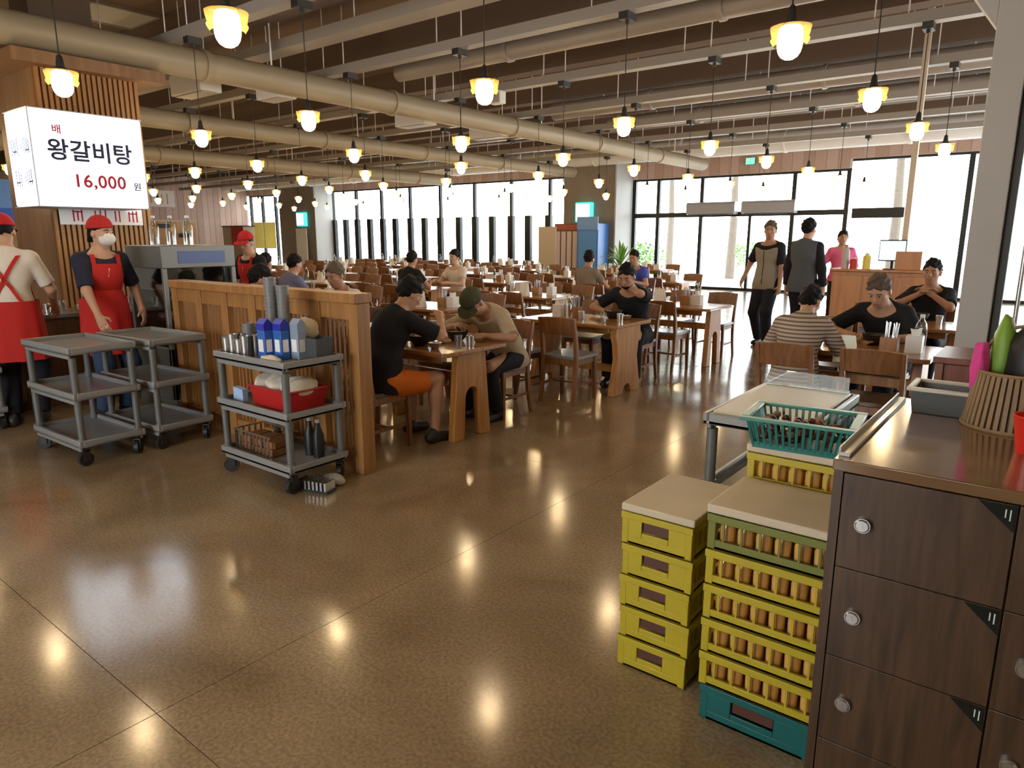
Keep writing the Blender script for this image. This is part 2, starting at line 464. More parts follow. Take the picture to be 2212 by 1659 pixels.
for i, (x, y, w, lab) in enumerate([(-13.0, 24.2, 1.0, 'low green hedge outside, behind the potted palm'), (-11.0, 33.5, 1.8, 'low green hedge outside, seen through the glass door')]):
    hh = thing('hedge', lab, 'hedge', (x, y, -0.05))
    MB().box(-w, w, -0.35, 0.35, 0.0, 0.22).build('planter', mat('concrete', (0.5, 0.5, 0.48), 0.8), hh)
    leaf_cloud('foliage', hh, [((u, 0, 0.85), (0.6, 0.45, 0.65)) for u in np.linspace(-w+0.3, w-0.3, 6)], 900, 0.16, 20+i)

# ------------------------------------------------------------------ ceiling services
def rail(y, z, k, w=0.15, h=0.11, label=None):
    r = thing('lighting_rail', label or ('long grey lighting rail on the ceiling, %s from the viewer' % ordn(k)), 'rail', (0, y, z), 0, 'grey ceiling rails')
    MB().box(X0 + 0.2, 3.6, -w/2, w/2, 0, h).build('channel', M_RAIL, r)
    rod = MB().cyl((0,0,h - 0.01), (0,0,ZC - z), 0.008, n=6).mesh('hanger_rod', M_DUCTW)
    for i in range(16):
        for dx in (-0.05, 0.05):
            link('hanger_rod', rod, r, (0.4 - 2.14*i + dx*3, dx, 0))
RAILY = [2.22, 4.33, 6.5, 8.68, 10.8, 12.95, 15.1, 17.2]
for k, y in enumerate(RAILY): rail(y, 3.73, k)
tr_ = thing('cable_tray', 'grey cable tray just above the rails near the viewer', 'cable tray', (0, 5.75, 3.90))
MB().box(X0 + 0.2, 3.6, -0.14, 0.14, 0, 0.02).box(X0 + 0.2, 3.6, -0.14, -0.125, 0.02, 0.12).box(X0 + 0.2, 3.6, 0.125, 0.14, 0.02, 0.12).build('tray', M_RAIL, tr_)
hm_ = MB().cyl((0,0,0.02), (0,0,ZC - 3.90), 0.008, n=6).mesh('hanger_rod', M_DUCTW)
for i in range(12): link('hanger_rod', hm_, tr_, (1 - 2.6*i, 0, 0))
def duct_x(y, z, r, m, label, xa=X0 + 0.3, xb=3.6):
    d = thing('air_duct', label, 'duct', (0, y, z))
    MB().cyl((xa,0,0), (xb,0,0), r, n=28).build('pipe', m, d)
    fl = MB().cyl((-0.03,0,0), (0.03,0,0), r + 0.02, n=28).mesh('flange', m)
    hg = MB().cyl((0,0,r), (0,0,ZC - z), 0.012, n=6).mesh('hanger', M_DUCTW)
    x = xb - 1.0
    while x > xa: link('flange', fl, d, (x, 0, 0)); link('hanger', hg, d, (x - 1, 0, 0)); x -= 2.9
def duct_y(x, z, r, m, label, ya, yb):
    d = thing('air_duct', label, 'duct', (x, 0, z))
    MB().cyl((0,ya,0), (0,yb,0), r, n=28).build('pipe', m, d)
    fl = MB().cyl((0,-0.03,0), (0,0.03,0), r + 0.02, n=28).mesh('flange', m)
    hg = MB().cyl((0,0,r), (0,0,ZC - z), 0.012, n=6).mesh('hanger', M_DUCTW)
    y = ya + 0.8
    while y < yb: link('flange', fl, d, (0, y, 0)); link('hanger', hg, d, (0, min(y + 0.9, yb - 0.1), 0)); y += 2.9
duct_x(19.45, 4.03, 0.27, M_DUCTW, 'thick white air duct running above the windows')
duct_x(11.85, 3.98, 0.16, M_DUCT, 'grey round air duct halfway across the hall ceiling', -8.2)
duct_x(7.75, 3.99, 0.12, M_DUCT, 'slim grey air duct between two lamp rails', -8.2)
duct_x(14.0, 4.0, 0.14, M_DUCT, 'grey round air duct in front of the window duct', -8.2)
duct_y(-8.12, 3.53, 0.16, M_DUCTT, 'tan air duct running from upper left toward the windows', -2, 18.9)
duct_y(-12.36, 3.55, 0.16, M_DUCTT, 'tan air duct behind the slatted column, second one', 0, 18.9)
duct_y(-17.6, 3.54, 0.19, M_DUCTT, 'tan air duct farther left, third one', 2, 18.9)
M_BOX = mat('ac_box_white', (0.66, 0.65, 0.62), 0.5)
for (x, y, lx, ly, lab) in [(-9.25, 5.1, 0.75, 0.30, 'white duct box beside the tan duct near the slatted column'), (-8.72, 5.95, 0.5, 0.3, 'white duct box on the far side of the tan duct'), (-8.9, 8.75, 0.7, 0.3, 'white duct box on the tan duct mid hall'), (-8.85, 10.65, 0.8, 0.3, 'white duct box on the tan duct closest to windows')]:
    t = thing('duct_box', lab, 'duct box', (x, y, 3.42))
    MB().box(-lx/2, lx/2, -ly/2, ly/2, 0, 0.26).build('body', M_BOX, t, bevel=0.01)
    MB().box(-lx/2 + 0.04, lx/2 - 0.04, -ly/2 + 0.04, ly/2 - 0.04, -0.012, 0.0).build('grille', M_RAIL, t)
    MB().cyl((-lx/2 + 0.1, 0, 0.26), (-lx/2 + 0.1, 0, ZC - 3.42), 0.008, n=6).cyl((lx/2 - 0.1, 0, 0.26), (lx/2 - 0.1, 0, ZC - 3.42), 0.008, n=6).build('hanger_rod', M_DUCTW, t)
# pale access panel on the ceiling, upper left
t = thing('ceiling_panel', 'pale square access panel on the dark ceiling, upper left', 'ceiling panel', (-10.75, 4.82, ZC - 0.03))
MB().box(-0.42, 0.42, -0.42, 0.42, 0, 0.03).build('panel', M_BOX, t, bevel=0.005)
MB().box(-0.46, 0.46, -0.46, -0.42, -0.012, 0.03).box(-0.46, 0.46, 0.42, 0.46, -0.012, 0.03).box(-0.46, -0.42, -0.42, 0.42, -0.012, 0.03).box(0.42, 0.46, -0.42, 0.42, -0.012, 0.03).build('frame', M_RAIL, t)
# small speaker / projector
t = thing('speaker', 'small white box speaker hanging beside a pendant lamp', 'speaker', (-6.55, 8.05, 3.42))
MB().box(-0.10, 0.10, -0.07, 0.07, 0, 0.17).build('cabinet', M_BOX, t, bevel=0.012)
MB().box(-0.085, 0.085, -0.075, -0.07, 0.015, 0.155).build('grille', M_RAIL, t)
MB().cyl((0,0,0.17), (0,0,ZC - 3.425), 0.01, n=8).build('bracket', M_DARK, t)

# ------------------------------------------------------------------ pendant lamps
M_BULB = emission('bulb_glow', (1.0, 0.76, 0.45), LAMP_POWER)
M_SHADE = translucent('amber_glass', (0.13, 0.082, 0.028), 0.55, (0.80, 0.66, 0.40))
M_CORD = mat('cord_black', (0.02, 0.018, 0.015), 0.6)
def make_lamp():
    t = thing('pendant_lamp', 'lamp', 'lamp')
    MB().lathe([(0.001,-0.115),(0.025,-0.111),(0.046,-0.098),(0.060,-0.076),(0.067,-0.048),(0.069,-0.015),(0.068,0.02),(0.062,0.05),(0.05,0.062),(0.001,0.064)], 20).build('bulb', M_BULB, t)
    MB().lathe([(0.088,-0.040),(0.104,-0.016),(0.107,-0.006),(0.098,0.0),(0.106,0.03),(0.112,0.058)], 24).build('shade', M_SHADE, t)
    MB().lathe([(0.001,0.062),(0.055,0.062),(0.055,0.075),(0.030,0.088),(0.020,0.16),(0.008,0.175),(0.001,0.175)], 16).cyl((-0.105,0,0.052),(0.105,0,0.052),0.004,n=6).cyl((0,-0.105,0.052),(0,0.105,0.052),0.004,n=6).build('socket', M_DARK, t)
    MB().cyl((0,0,0.17), (0,0,0.98), 0.005, n=6).build('cord', M_CORD, t)
    MB().box(-0.05, 0.05, -0.085, 0.085, 0.96, 1.03).cyl((0,0,0.93),(0,0,0.97),0.02,n=10).build('canopy', M_DARK, t)
    return t
lamp0 = make_lamp(); used = False
LX = [-1.38, -3.65, -5.85, -7.82, -10.15, -12.05, -13.95, -16.1, -18.2, -20.3, -22.4, -24.5]
LY = RAILY
SKIP = {(0, 0), (1, 0)} - {(1, 0)}
for i, x in enumerate(LX):
    for j, y in enumerate(LY):
        if (i, j) in SKIP: continue
        if i > 7 and j < 1: continue
        if x > -3 and y > 11: continue
        lab = 'glowing amber pendant lamp, %s of its line from viewer, %s line left of white post' % (ordn(j), ordn(i))
        if not used:
            lamp0.location = (x, y, 2.7); lamp0['label'] = lab; lamp0['group'] = 'pendant lamps'; used = True
        else: dup(lamp0, (x, y, 2.7), 0, lab, 'pendant lamps')
for (x, y, wh) in [(-1.38, 2.22, 'over the yellow crates'), (-1.38, 0.1, 'over the open floor, right'), (-3.65, 0.1, 'over the open floor, middle'), (-5.85, 0.1, 'over the open floor, left'), (0.8, 2.22, 'over the lockers')]:  # lamps added out of view to brighten the near floor
    dup(lamp0, (x, y, 2.7), 0, 'added unseen pendant lamp for extra light, hanging ' + wh, 'pendant lamps')
# ------------------------------------------------------------------ chairs and tables
M_SEAT = mat('seat_vinyl_grey', (0.20, 0.21, 0.225), 0.22, noise=0.08, nscale=20)
M_SEATB = mat('seat_vinyl_brown', (0.10, 0.05, 0.026), 0.3, noise=0.1, nscale=20)
def chair_shapes(ladder=False):
    """parts of a chair facing +y, seat centre over the origin"""
    out = []
    for sx in (-1, 1):
        out.append(('leg', MB().sweep([(sx*0.19,0.17,0),(sx*0.185,0.165,0.43)], [0.028,0.038], [0.028,0.038]), 'w'))
    for sx in (-1, 1):
        out.append(('leg', MB().sweep([(sx*0.185,-0.25,0),(sx*0.185,-0.205,0.22),(sx*0.185,-0.19,0.44),(sx*0.188,-0.215,0.64),(sx*0.19,-0.265,0.84)], [0.028,0.032,0.036,0.032,0.026], [0.03,0.038,0.042,0.036,0.026]), 'w'))
    out.append(('seat_frame', MB().box(-0.185,0.185,0.145,0.175,0.38,0.435).box(-0.175,0.175,-0.19,-0.165,0.38,0.435).box(-0.19,-0.165,-0.18,0.16,0.38,0.435).box(0.165,0.19,-0.18,0.16,0.38,0.435), 'w'))
    s = MB().prism([(-0.21,0.20),(-0.19,0.215),(0.19,0.215),(0.21,0.20),(0.20,-0.17),(0.165,-0.19),(-0.165,-0.19),(-0.20,-0.17)], 'z', 0.435, 0.468)
    out.append(('seat', s, 's'))
    out.append(('stretcher', MB().box(-0.186,-0.170,-0.21,0.16,0.17,0.195).box(0.170,0.186,-0.21,0.16,0.17,0.195).box(-0.172,0.172,-0.03,-0.012,0.172,0.193), 'w'))
    def back(z0, z1, bow):
        n = 9; vs = []; fs = []
        for i in range(n):
            u = -1 + 2*i/(n-1); x = u*0.188
            for (z) in (z0, z1):
                zt = z + (0.012*(1 - u*u) if z == z1 else 0)
                yb = -0.19 - 0.075*max(0, (z - 0.44)/0.4) - bow*(1 - u*u)
                vs += [(x, yb, zt), (x, yb + 0.02, zt)]
        for i in range(n-1):
            a = i*4; b = a + 4
            fs += [(a, b, b+2, a+2), (a+1, a+3, b+3, b+1), (a+2, b+2, b+3, a+3), (a, a+1, b+1, b)]
        fs += [(0,2,3,1), ((n-1)*4, (n-1)*4+1, (n-1)*4+3, (n-1)*4+2)]
        return MB().add(vs, fs)
    if ladder:
        for z in (0.52, 0.60, 0.68): out.append(('back_slat', back(z, z + 0.045, 0.012), 'w'))
        out.append(('backrest', back(0.76, 0.84, 0.016), 'w'))
    else:
        out.append(('backrest', back(0.68, 0.84, 0.022), 'w'))
    return out
def make_chair(label, wmat, smat, ladder=False):
    t = thing('dining_chair', label, 'chair')
    for n, b, k in chair_shapes(ladder):
        b.build(n, wmat if k == 'w' else smat, t, bevel=0.005 if n in ('seat', 'backrest') else 0)
    return t
def chair_mesh(wmat, smat):
    tot = MB()
    for n, b, k in chair_shapes(): 
        tot.add(b.v, b.f, 0 if k == 'w' else 1)
    return tot.mesh('dining_chair', [wmat, smat])
PROTO = {}
def chair(x, y, rz, label, kind='plain', group='dining chairs'):
    if kind not in PROTO:
        t = make_chair(label, {'plain': W_CHAIR, 'brown': W_CHAIR, 'dark': W_DARK}[kind], M_SEATB if kind == 'brown' else M_SEAT, kind == 'dark')
        t.location = (x, y, 0); t.rotation_euler = (0,0,rz); t['group'] = group
        PROTO[kind] = t; return t
    return dup(PROTO[kind], (x, y, 0), rz, label, group)
FARCH = chair_mesh(W_CHAIR, M_SEAT)
def far_chair(x, y, rz, label):
    o = link('dining_chair', FARCH, None, (x, y, 0), rz)
    return tag(o, label, 'chair', 'dining chairs')

def arch_panel(w_top, w_bot, h, aw, ah):
    pts = [(-w_top/2, h), (-w_bot/2, 0), (-aw/2, 0)]
    for i in range(0, 11):
        t = math.pi - math.pi*i/10
        pts.append((aw/2*0.8*math.cos(t), ah - aw*0.42 + aw*0.42*math.sin(t)))
    pts += [(aw/2, 0), (w_bot/2, 0), (w_top/2, h)]
    return pts
def wavy_panel(w, h):
    L = [(w*0.50, 0), (w*0.50, 0.06), (w*0.42, 0.22), (w*0.36, 0.38), (w*0.40, 0.52), (w*0.47, 0.62), (w*0.45, h)]
    pts = [(-a, b) for a, b in L] + [(a, b) for a, b in reversed(L)]
    arch = [(w*0.16*math.cos(math.pi*i/6), 0.10*math.sin(math.pi*i/6)) for i in range(7)]
    return pts[:] + arch
def table_shapes(style, L=1.2, Wd=0.76, H=0.74):
    out = []
    out.append(('tabletop', MB().prism([(-L/2+0.03,-Wd/2),(L/2-0.03,-Wd/2),(L/2,-Wd/2+0.03),(L/2,Wd/2-0.03),(L/2-0.03,Wd/2),(-L/2+0.03,Wd/2),(-L/2,Wd/2-0.03),(-L/2,-Wd/2+0.03)], 'z', H-0.035, H), 0))
    for sy in (-1, 1): out.append(('apron', MB().box(-L/2+0.135, L/2-0.135, sy*(Wd/2-0.10)-0.012, sy*(Wd/2-0.10)+0.012, H-0.10, H-0.035), 0))
    poly = arch_panel(0.33, 0.45, H-0.035, 0.20, 0.42) if style == 'arch' else wavy_panel(0.56, H-0.035)
    for sx in (-1, 1):
        xx = sx*(L/2 - 0.10)
        out.append(('trestle', MB().prism(poly, 'x', xx - 0.033, xx + 0.033), 1))
    out.append(('stretcher', MB().box(-L/2+0.13, L/2-0.13, -0.02, 0.02, 0.44 if style == 'arch' else 0.2, 0.52 if style == 'arch' else 0.28), 1))
    return out
def make_table(label, style):
    t = thing('dining_table', label, 'table')
    for n, b, k in table_shapes(style): b.build(n, [W_TABLE, W_LEG][k], t, bevel=0.006)
    return t
TPROTO = {}
def table(x, y, label, style='arch', rz=0):
    if style not in TPROTO:
        t = make_table(label, style); t.location = (x, y, 0); t.rotation_euler = (0,0,rz); t['group'] = 'dining tables'; TPROTO[style] = t; return t
    return dup(TPROTO[style], (x, y, 0), rz, label, 'dining tables')

# ------------------------------------------------------------------ tableware kinds
M_GREEN = mat('bottle_green', (0.03, 0.16, 0.05), 0.12, spec=0.7)
M_CLEAR = glass('clear_glass', (0.90, 0.94, 0.93), 0.10)
M_CERAM = mat('ceramic_cream', (0.66, 0.60, 0.50), 0.3)
M_POT = mat('stone_pot_black', (0.02, 0.018, 0.017), 0.4)
M_FOOD = mat('food_broth', (0.42, 0.27, 0.12), 0.35, noise=0.3, nscale=60)
M_AMBER = mat('sauce_amber', (0.22, 0.085, 0.02), 0.2)
def bowl_mesh(r, h, m, food=None):
    b = MB().lathe([(0.001,0),(r*0.5,0),(r*0.55,h*0.08),(r*0.85,h*0.5),(r,h),(r*0.95,h),(r*0.8,h*0.55),(r*0.5,h*0.15),(0.001,h*0.12)], 18)
    if food: b.lathe([(0.001,h*0.80),(r*0.5,h*0.82),(r*0.9,h*0.78)], 18, mi=1)
    return b.mesh('bowl', [m] + ([food] if food else []))
ME = {}
ME['bowl'] = bowl_mesh(0.075, 0.055, M_CERAM, M_FOOD)
ME['pot'] = bowl_mesh(0.10, 0.085, M_POT, M_FOOD)
ME['rice_bowl'] = bowl_mesh(0.055, 0.045, M_STEEL, M_PAPER)
ME['dish'] = bowl_mesh(0.06, 0.025, M_CERAM, mat('kimchi_red', (0.36, 0.06, 0.02), 0.4, noise=0.4, nscale=80))
ME['cup'] = MB().lathe([(0.001,0),(0.029,0),(0.035,0.085),(0.032,0.085),(0.027,0.006),(0.001,0.006)], 14).mesh('cup', M_STEEL)
ME['glass'] = MB().lathe([(0.001,0),(0.028,0),(0.034,0.10),(0.031,0.10),(0.026,0.008),(0.001,0.008)], 14).mesh('drinking_glass', M_CLEAR)
ME['soju'] = MB().lathe([(0.001,0),(0.032,0),(0.033,0.12),(0.028,0.145),(0.014,0.175),(0.013,0.205),(0.001,0.206)], 14).lathe([(0.0335,0.04),(0.0335,0.10)], 14, mi=1).lathe([(0.001,0.215),(0.0145,0.213),(0.0145,0.195)], 12, mi=2).mesh('bottle', [M_GREEN, M_PAPER, M_STEEL])
ME['water'] = MB().lathe([(0.001,0),(0.042,0),(0.043,0.16),(0.034,0.20),(0.016,0.23),(0.016,0.25)], 14).lathe([(0.001,0.268),(0.018,0.266),(0.018,0.245)], 12, mi=1).mesh('water_bottle', [M_CLEAR, M_WHITE])
ME['sauce'] = MB().lathe([(0.001,0),(0.025,0),(0.025,0.10),(0.012,0.135),(0.011,0.155)], 12).lathe([(0.001,0.175),(0.013,0.17),(0.013,0.15)], 12, mi=1).mesh('sauce_bottle', [M_AMBER, mat('cap_red', (0.5, 0.03, 0.02), 0.4)])
ME['tissue'] = MB().box(-0.055,0.055,-0.055,0.055,0,0.13).add([(-0.02,-0.03,0.13),(0.02,-0.03,0.13),(0.03,0.03,0.13),(-0.03,0.03,0.13),(-0.035,-0.02,0.185),(0.01,-0.035,0.175),(0.04,0.02,0.19),(-0.01,0.035,0.17)], [(0,1,5,4),(1,2,6,5),(2,3,7,6),(3,0,4,7)], 1).mesh('tissue_box', [M_WHITE, M_PAPER])
def caddy_mesh():
    b = MB().box(-0.06,0.06,-0.05,0.05,0,0.012).box(-0.06,0.06,-0.05,-0.042,0.012,0.11).box(-0.06,0.06,0.042,0.05,0.012,0.11).box(-0.06,-0.052,-0.042,0.042,0.012,0.11).box(0.052,0.06,-0.042,0.042,0.012,0.11)
    rnd = random.Random(3)
    for k in range(12):
        x, y = rnd.uniform(-0.04,0.04), rnd.uniform(-0.03,0.03)
        b.tube([(x,y,0.02),(x+rnd.uniform(-0.02,0.02),y+rnd.uniform(-0.015,0.015),0.20+rnd.uniform(0,0.03))], 0.004, 5, 1)
    return b.mesh('cutlery_caddy', [W_SLAT, M_STEEL])
ME['caddy'] = caddy_mesh()
ME['menu'] = MB().prism([(-0.05,0),(0.05,0),(0.004,0.19),(-0.004,0.19)], 'x', -0.07, 0.07).mesh('menu_stand', M_PAPER)
NM = {'bowl':'soup_bowl','pot':'stone_pot','rice_bowl':'rice_bowl','dish':'side_dish','cup':'steel_cup','glass':'drinking_glass','soju':'green_bottle','water':'water_bottle','sauce':'sauce_bottle','tissue':'tissue_box','caddy':'cutlery_caddy','menu':'menu_stand'}
TX = {'bowl':'cream ceramic soup bowl','pot':'black stone pot of soup','rice_bowl':'small steel rice bowl','dish':'cream side dish of red kimchi','cup':'steel water cup','glass':'clear drinking glass','soju':'green glass bottle','water':'clear water bottle with white cap','sauce':'amber sauce bottle with red cap','tissue':'white tissue box','caddy':'wooden cutlery caddy','menu':'white folded menu stand'}
CT = {'bowl':'bowl','pot':'pot','rice_bowl':'bowl','dish':'dish','cup':'cup','glass':'glass','soju':'bottle','water':'bottle','sauce':'bottle','tissue':'tissue box','caddy':'caddy','menu':'menu stand'}
def ware(kind, x, y, where, z=0.741, rz=0, extra=''):
    o = link(NM[kind], ME[kind], None, (x, y, z), rz)
    return tag(o, (extra + ' ' if extra else '') + TX[kind] + ' ' + where, CT[kind], 'tableware')

# ------------------------------------------------------------------ near tables
T1 = (-4.14, 4.10)
table(*T1, 'wooden table with arched legs where the orange-shorts man eats', 'arch')
chair(-4.02, 3.44, 0, 'brown chair under the man in orange shorts', 'brown')
chair(-4.62, 3.44, 0.05, 'empty brown chair between slatted divider and man in orange shorts', 'brown')
chair(-3.93, 4.83, math.pi, 'wooden chair under the man in olive cap', 'plain')
chair(-4.55, 4.80, math.pi + 0.08, 'empty wooden chair beside the man in olive cap', 'plain')
T2 = (-3.95, 6.32)
table(*T2, 'wooden table with wavy solid end panel before man with beard', 'wavy')
chair(-3.74, 5.72, 0.05, 'empty wooden chair with pale seat before wavy-panel table', 'plain')
chair(-4.32, 5.62, -0.06, 'dark ladder-back chair behind the olive-cap man', 'dark')
chair(-3.72, 6.98, math.pi, 'wooden chair under the black-shirted man with hands at mouth', 'plain')
chair(-4.35, 6.98, math.pi, 'empty wooden chair beside the black-shirted man eating', 'plain')
T3 = (-3.88, 8.45)
table(*T3, 'wooden arched-leg table in front of the glass entrance doors', 'arch')
chair(-3.72, 7.88, 0.0, 'wooden chair with pale seat, right, before entrance-side table', 'plain')
chair(-4.25, 7.90, 0.03, 'wooden chair with pale seat, left, before entrance-side table', 'plain')
chair(-3.62, 9.10, math.pi, 'wooden chair on the far side of entrance-side table, right', 'plain')
chair(-4.20, 9.12, math.pi, 'wooden chair on the far side of entrance-side table, left', 'plain')
TR = (-1.25, 6.02)
table(*TR, 'wooden table between the striped-shirt diner and the black-polo man', 'arch')
chair(-1.50, 5.36, 0.0, 'brown chair under the diner in striped shirt', 'brown')
chair(-0.93, 5.42, 0.0, 'empty brown chair right of the striped-shirt diner', 'brown')
chair(-1.12, 6.74, math.pi, 'brown chair under the man in black polo', 'brown')
chair(-1.66, 6.74, math.pi, 'empty brown chair left of the man in black polo', 'brown')
TR2 = (-1.25, 7.90 + 0.1)
table(*TR2, 'wooden table behind the man in black polo', 'arch')
chair(-1.05, 8.66, math.pi, 'brown chair under the diner beside the white post', 'brown')
chair(-1.65, 8.66, math.pi, 'brown chair left of the diner beside the white post', 'brown')
chair(-1.65, 7.42, 0.0, 'brown chair turned away, just behind the black polo man', 'brown')
w = 'on the orange-shorts man table'
for kind, x, y, e in [('pot',-4.0,3.92,'near'),('pot',-3.95,4.30,'far'),('rice_bowl',-3.80,3.88,'near'),('rice_bowl',-3.74,4.34,'far'),('dish',-3.92,4.11,'right'),('dish',-4.08,4.11,'left'),('glass',-3.66,4.0,'right'),('cup',-3.65,4.13,'right'),('cup',-4.18,4.02,'left'),('caddy',-4.45,4.1,''),('tissue',-4.58,4.2,''),('water',-4.3,4.05,''),('sauce',-4.46,4.28,'')]:
    ware(kind, x, y, w, extra=e)
w = 'on the bearded man table'
for kind, x, y, e in [('pot',-3.72,6.52,''),('rice_bowl',-3.55,6.5,''),('dish',-3.75,6.30,''),('cup',-3.5,6.28,'right'),('cup',-3.95,6.25,'left'),('tissue',-4.3,6.35,''),('caddy',-4.12,6.4,''),('water',-4.05,6.15,''),('glass',-3.62,6.15,'')]:
    ware(kind, x, y, w, extra=e)
w = 'on the table facing the doors'
for kind, x, y, e in [('tissue',-3.6,8.45,''),('caddy',-3.78,8.5,''),('sauce',-3.92,8.45,''),('water',-3.7,8.62,''),('menu',-4.1,8.4,'')]:
    ware(kind, x, y, w, extra=e)
w = 'on the striped diner table'
for kind, x, y, e in [('pot',-1.12,6.22,'right'),('pot',-1.5,5.85,'left'),('dish',-1.3,6.03,''),('cup',-0.98,6.12,'right'),('cup',-1.62,6.05,'left'),('water',-0.80,6.2,''),('tissue',-0.80,5.95,''),('caddy',-0.96,5.9,''),('rice_bowl',-1.28,6.25,'')]:
    ware(kind, x, y, w, extra=e)
tc_ = thing('menu_card', 'cream menu card clipped to table edge between the two chairs', 'menu card', (-1.215, 5.634, 0.66))
MB().prism([(-0.075,0.0),(0.075,0.015),(0.085,0.14),(0.07,0.215),(-0.075,0.215)], 'y', -0.003, 0.003).build('sheet', mat('card_cream', (0.86, 0.90, 0.78), 0.6), tc_)
MB().box(-0.02, 0.02, 0.003, 0.02, 0.06, 0.10).build('clip', M_STEEL, tc_)
w = 'on the table behind black polo man'
for kind, x, y, e in [('pot',-1.1,8.22,''),('cup',-0.9,8.1,''),('tissue',-1.5,8.0,''),('caddy',-1.35,8.05,'')]:
    ware(kind, x, y, w, extra=e)

# ------------------------------------------------------------------ the rows of tables behind
COLX = [-6.25, -8.75, -11.2, -13.7, -16.2, -18.7]
ROWY = [4.15, 6.35, 8.5, 10.65, 12.8, 14.95, 17.1]
FT = {}
def far_table_mesh():
    tot = MB()
    for n, b, k in table_shapes('arch'): tot.add(b.v, b.f, k)
    return tot.mesh('dining_table', [W_TABLE, W_LEG])
FTM = far_table_mesh()
def tset(x, y, tl, near, skip=()):
    if near: table(x, y, 'wooden dining table, ' + tl, 'arch')
    else: tag(link('dining_table', FTM, None, (x, y, 0)), 'wooden dining table, ' + tl, 'table', 'dining tables')
    rnd = random.Random(int(x*100) + int(y*7))
    for dx, side in ((-0.3, 'left'), (0.3, 'right')):
        for sy, wh in ((-1, 'near side'), (1, 'window side')):
            lab = '%s chair on %s of table, %s' % (side, wh, tl)
            if (side, wh) in skip: continue
            xx, yy, rz = x + dx + rnd.uniform(-0.03, 0.03), y + sy*(0.66 + rnd.uniform(-0.04, 0.06)), (0 if sy < 0 else math.pi) + rnd.uniform(-0.08, 0.08)
            (chair if near else far_chair)(xx, yy, rz, lab)
    w = 'on table, ' + tl
    ware('tissue', x + rnd.uniform(0.3,0.45), y + rnd.uniform(-0.1,0.1), w)
    ware('caddy', x + rnd.uniform(0.05,0.2), y + rnd.uniform(-0.1,0.1), w)
    if rnd.random() < 0.6: ware('soju', x + rnd.uniform(-0.2,-0.05), y + rnd.uniform(-0.2,0.2), w)
    ware('water', x + rnd.uniform(-0.45,-0.3), y + rnd.uniform(-0.2,0.2), w)
    if rnd.random() < 0.6: ware('menu', x + rnd.uniform(-0.02,0.02), y + rnd.uniform(-0.25,-0.15), w)
for i, x in enumerate(COLX):
    for j, y in enumerate(ROWY):
        if i == 0 and j > 4: continue
        if i == 1 and j == 0: continue
        if i == 2 and j > 5: continue
        if i > 3 and j < 2: continue
        tset(x, y, '%s row from divider, %s column from walkway' % (ordn(j), ordn(i)), (i == 0 and j < 3), (('left', 'near side'),) if (i, j) == (0, 0) else ())
# ------------------------------------------------------------------ slatted divider
dv = thing('divider', 'long low wooden divider with vertical slats behind the carts', 'divider', (-4.80, 2.99, 0))
DL = 1.18
MB().box(-DL - 0.05, DL + 0.05, -0.075, 0.075, 1.17, 1.235).build('top_rail', W_SLAT, dv, bevel=0.006)
MB().box(-DL, DL, -0.045, 0.045, 0.0, 0.14).build('bottom_rail', W_SLAT, dv)
MB().box(-DL, DL, -0.045, 0.045, 1.06, 1.17).build('header', W_SLAT, dv)
npan = 6; pw = 2*DL/npan
post = MB().box(-0.045, 0.045, -0.055, 0.055, 0.0, 1.17).mesh('post', W_SLAT)
slat = MB().box(-0.010, 0.010, -0.009, 0.009, 0.14, 1.06).mesh('slat', W_SLAT)
for k in range(npan + 1): link('post', post, dv, (-DL + pw*k, 0, 0), 0, 0.004)
for k in range(npan):
    for q in range(6):
        link('slat', slat, dv, (-DL + pw*k + 0.045 + (pw - 0.09)*(q + 0.5)/6, 0, 0))

# ------------------------------------------------------------------ slat-clad column with light box sign
col = thing('slatted_column', 'large column clad in vertical wood slats behind lit sign', 'column', (-8.15, 3.33, 0))
MB().box(-1.05, 0, -0.50, 0.50, 0, 3.22).build('core', W_COL, col)
MB().box(-1.25, 0.20, -0.72, 0.72, 3.22, 3.34).build('cornice', W_COL, col)
rib = MB().box(0.0, 0.035, -0.016, 0.016, 0, 3.22).mesh('slat', W_SLAT)
for k in range(19): link('slat', rib, col, (0, -0.47 + 0.052*k, 0))
MB().box(-0.95, -0.45, -0.3, 0.3, 3.34, 4.6).build('upper_shaft', M_BEAM, col)

SG = thing('light_box_sign', 'glowing white light box sign with Korean soup name and price', 'sign', (-7.82, 3.03, 1.88))
M_SIGN = emission('sign_glow', (0.86, 0.92, 1.0), 2.6)
MB().box(-0.30, 0.30, -0.50, 0.50, 0.0, 0.86).build('light_box', M_SIGN, SG, bevel=0.02)
M_SFR = mat('sign_edge', (0.55, 0.60, 0.72), 0.4)
MB().box(0.297, 0.305, -0.505, -0.495, 0, 0.86).box(-0.305, 0.305, -0.505, 0.505, 0.86, 0.868).box(-0.305, 0.305, -0.505, 0.505, -0.008, 0.0).build('edge_trim', M_SFR, SG)
MB().box(-0.34, -0.30, -0.12, 0.12, 0.25, 0.6).build('wall_bracket', M_DARK, SG)
M_NAVY = mat('ink_navy', (0.006, 0.010, 0.055), 0.6)
M_RED = mat('ink_red', (0.45, 0.005, 0.03), 0.6)
FR = (R(90), 0, R(90))
def bars(name, parent, m, spec, face, h):
    b = MB()
    for (u, z, w_, hh) in spec:
        if face == 'x': b.box(h, h + 0.002, u - w_/2, u + w_/2, z - hh/2, z + hh/2)
        else: b.box(u - w_/2, u + w_/2, h - 0.002, h, z - hh/2, z + hh/2)
    return b.build(name, m, parent)
put_text('lettering', text_mesh('lettering', '왕갈비탕', 0.205, 0.001, M_NAVY, 1.02), SG, (0.304, 0.0, 0.50), FR)
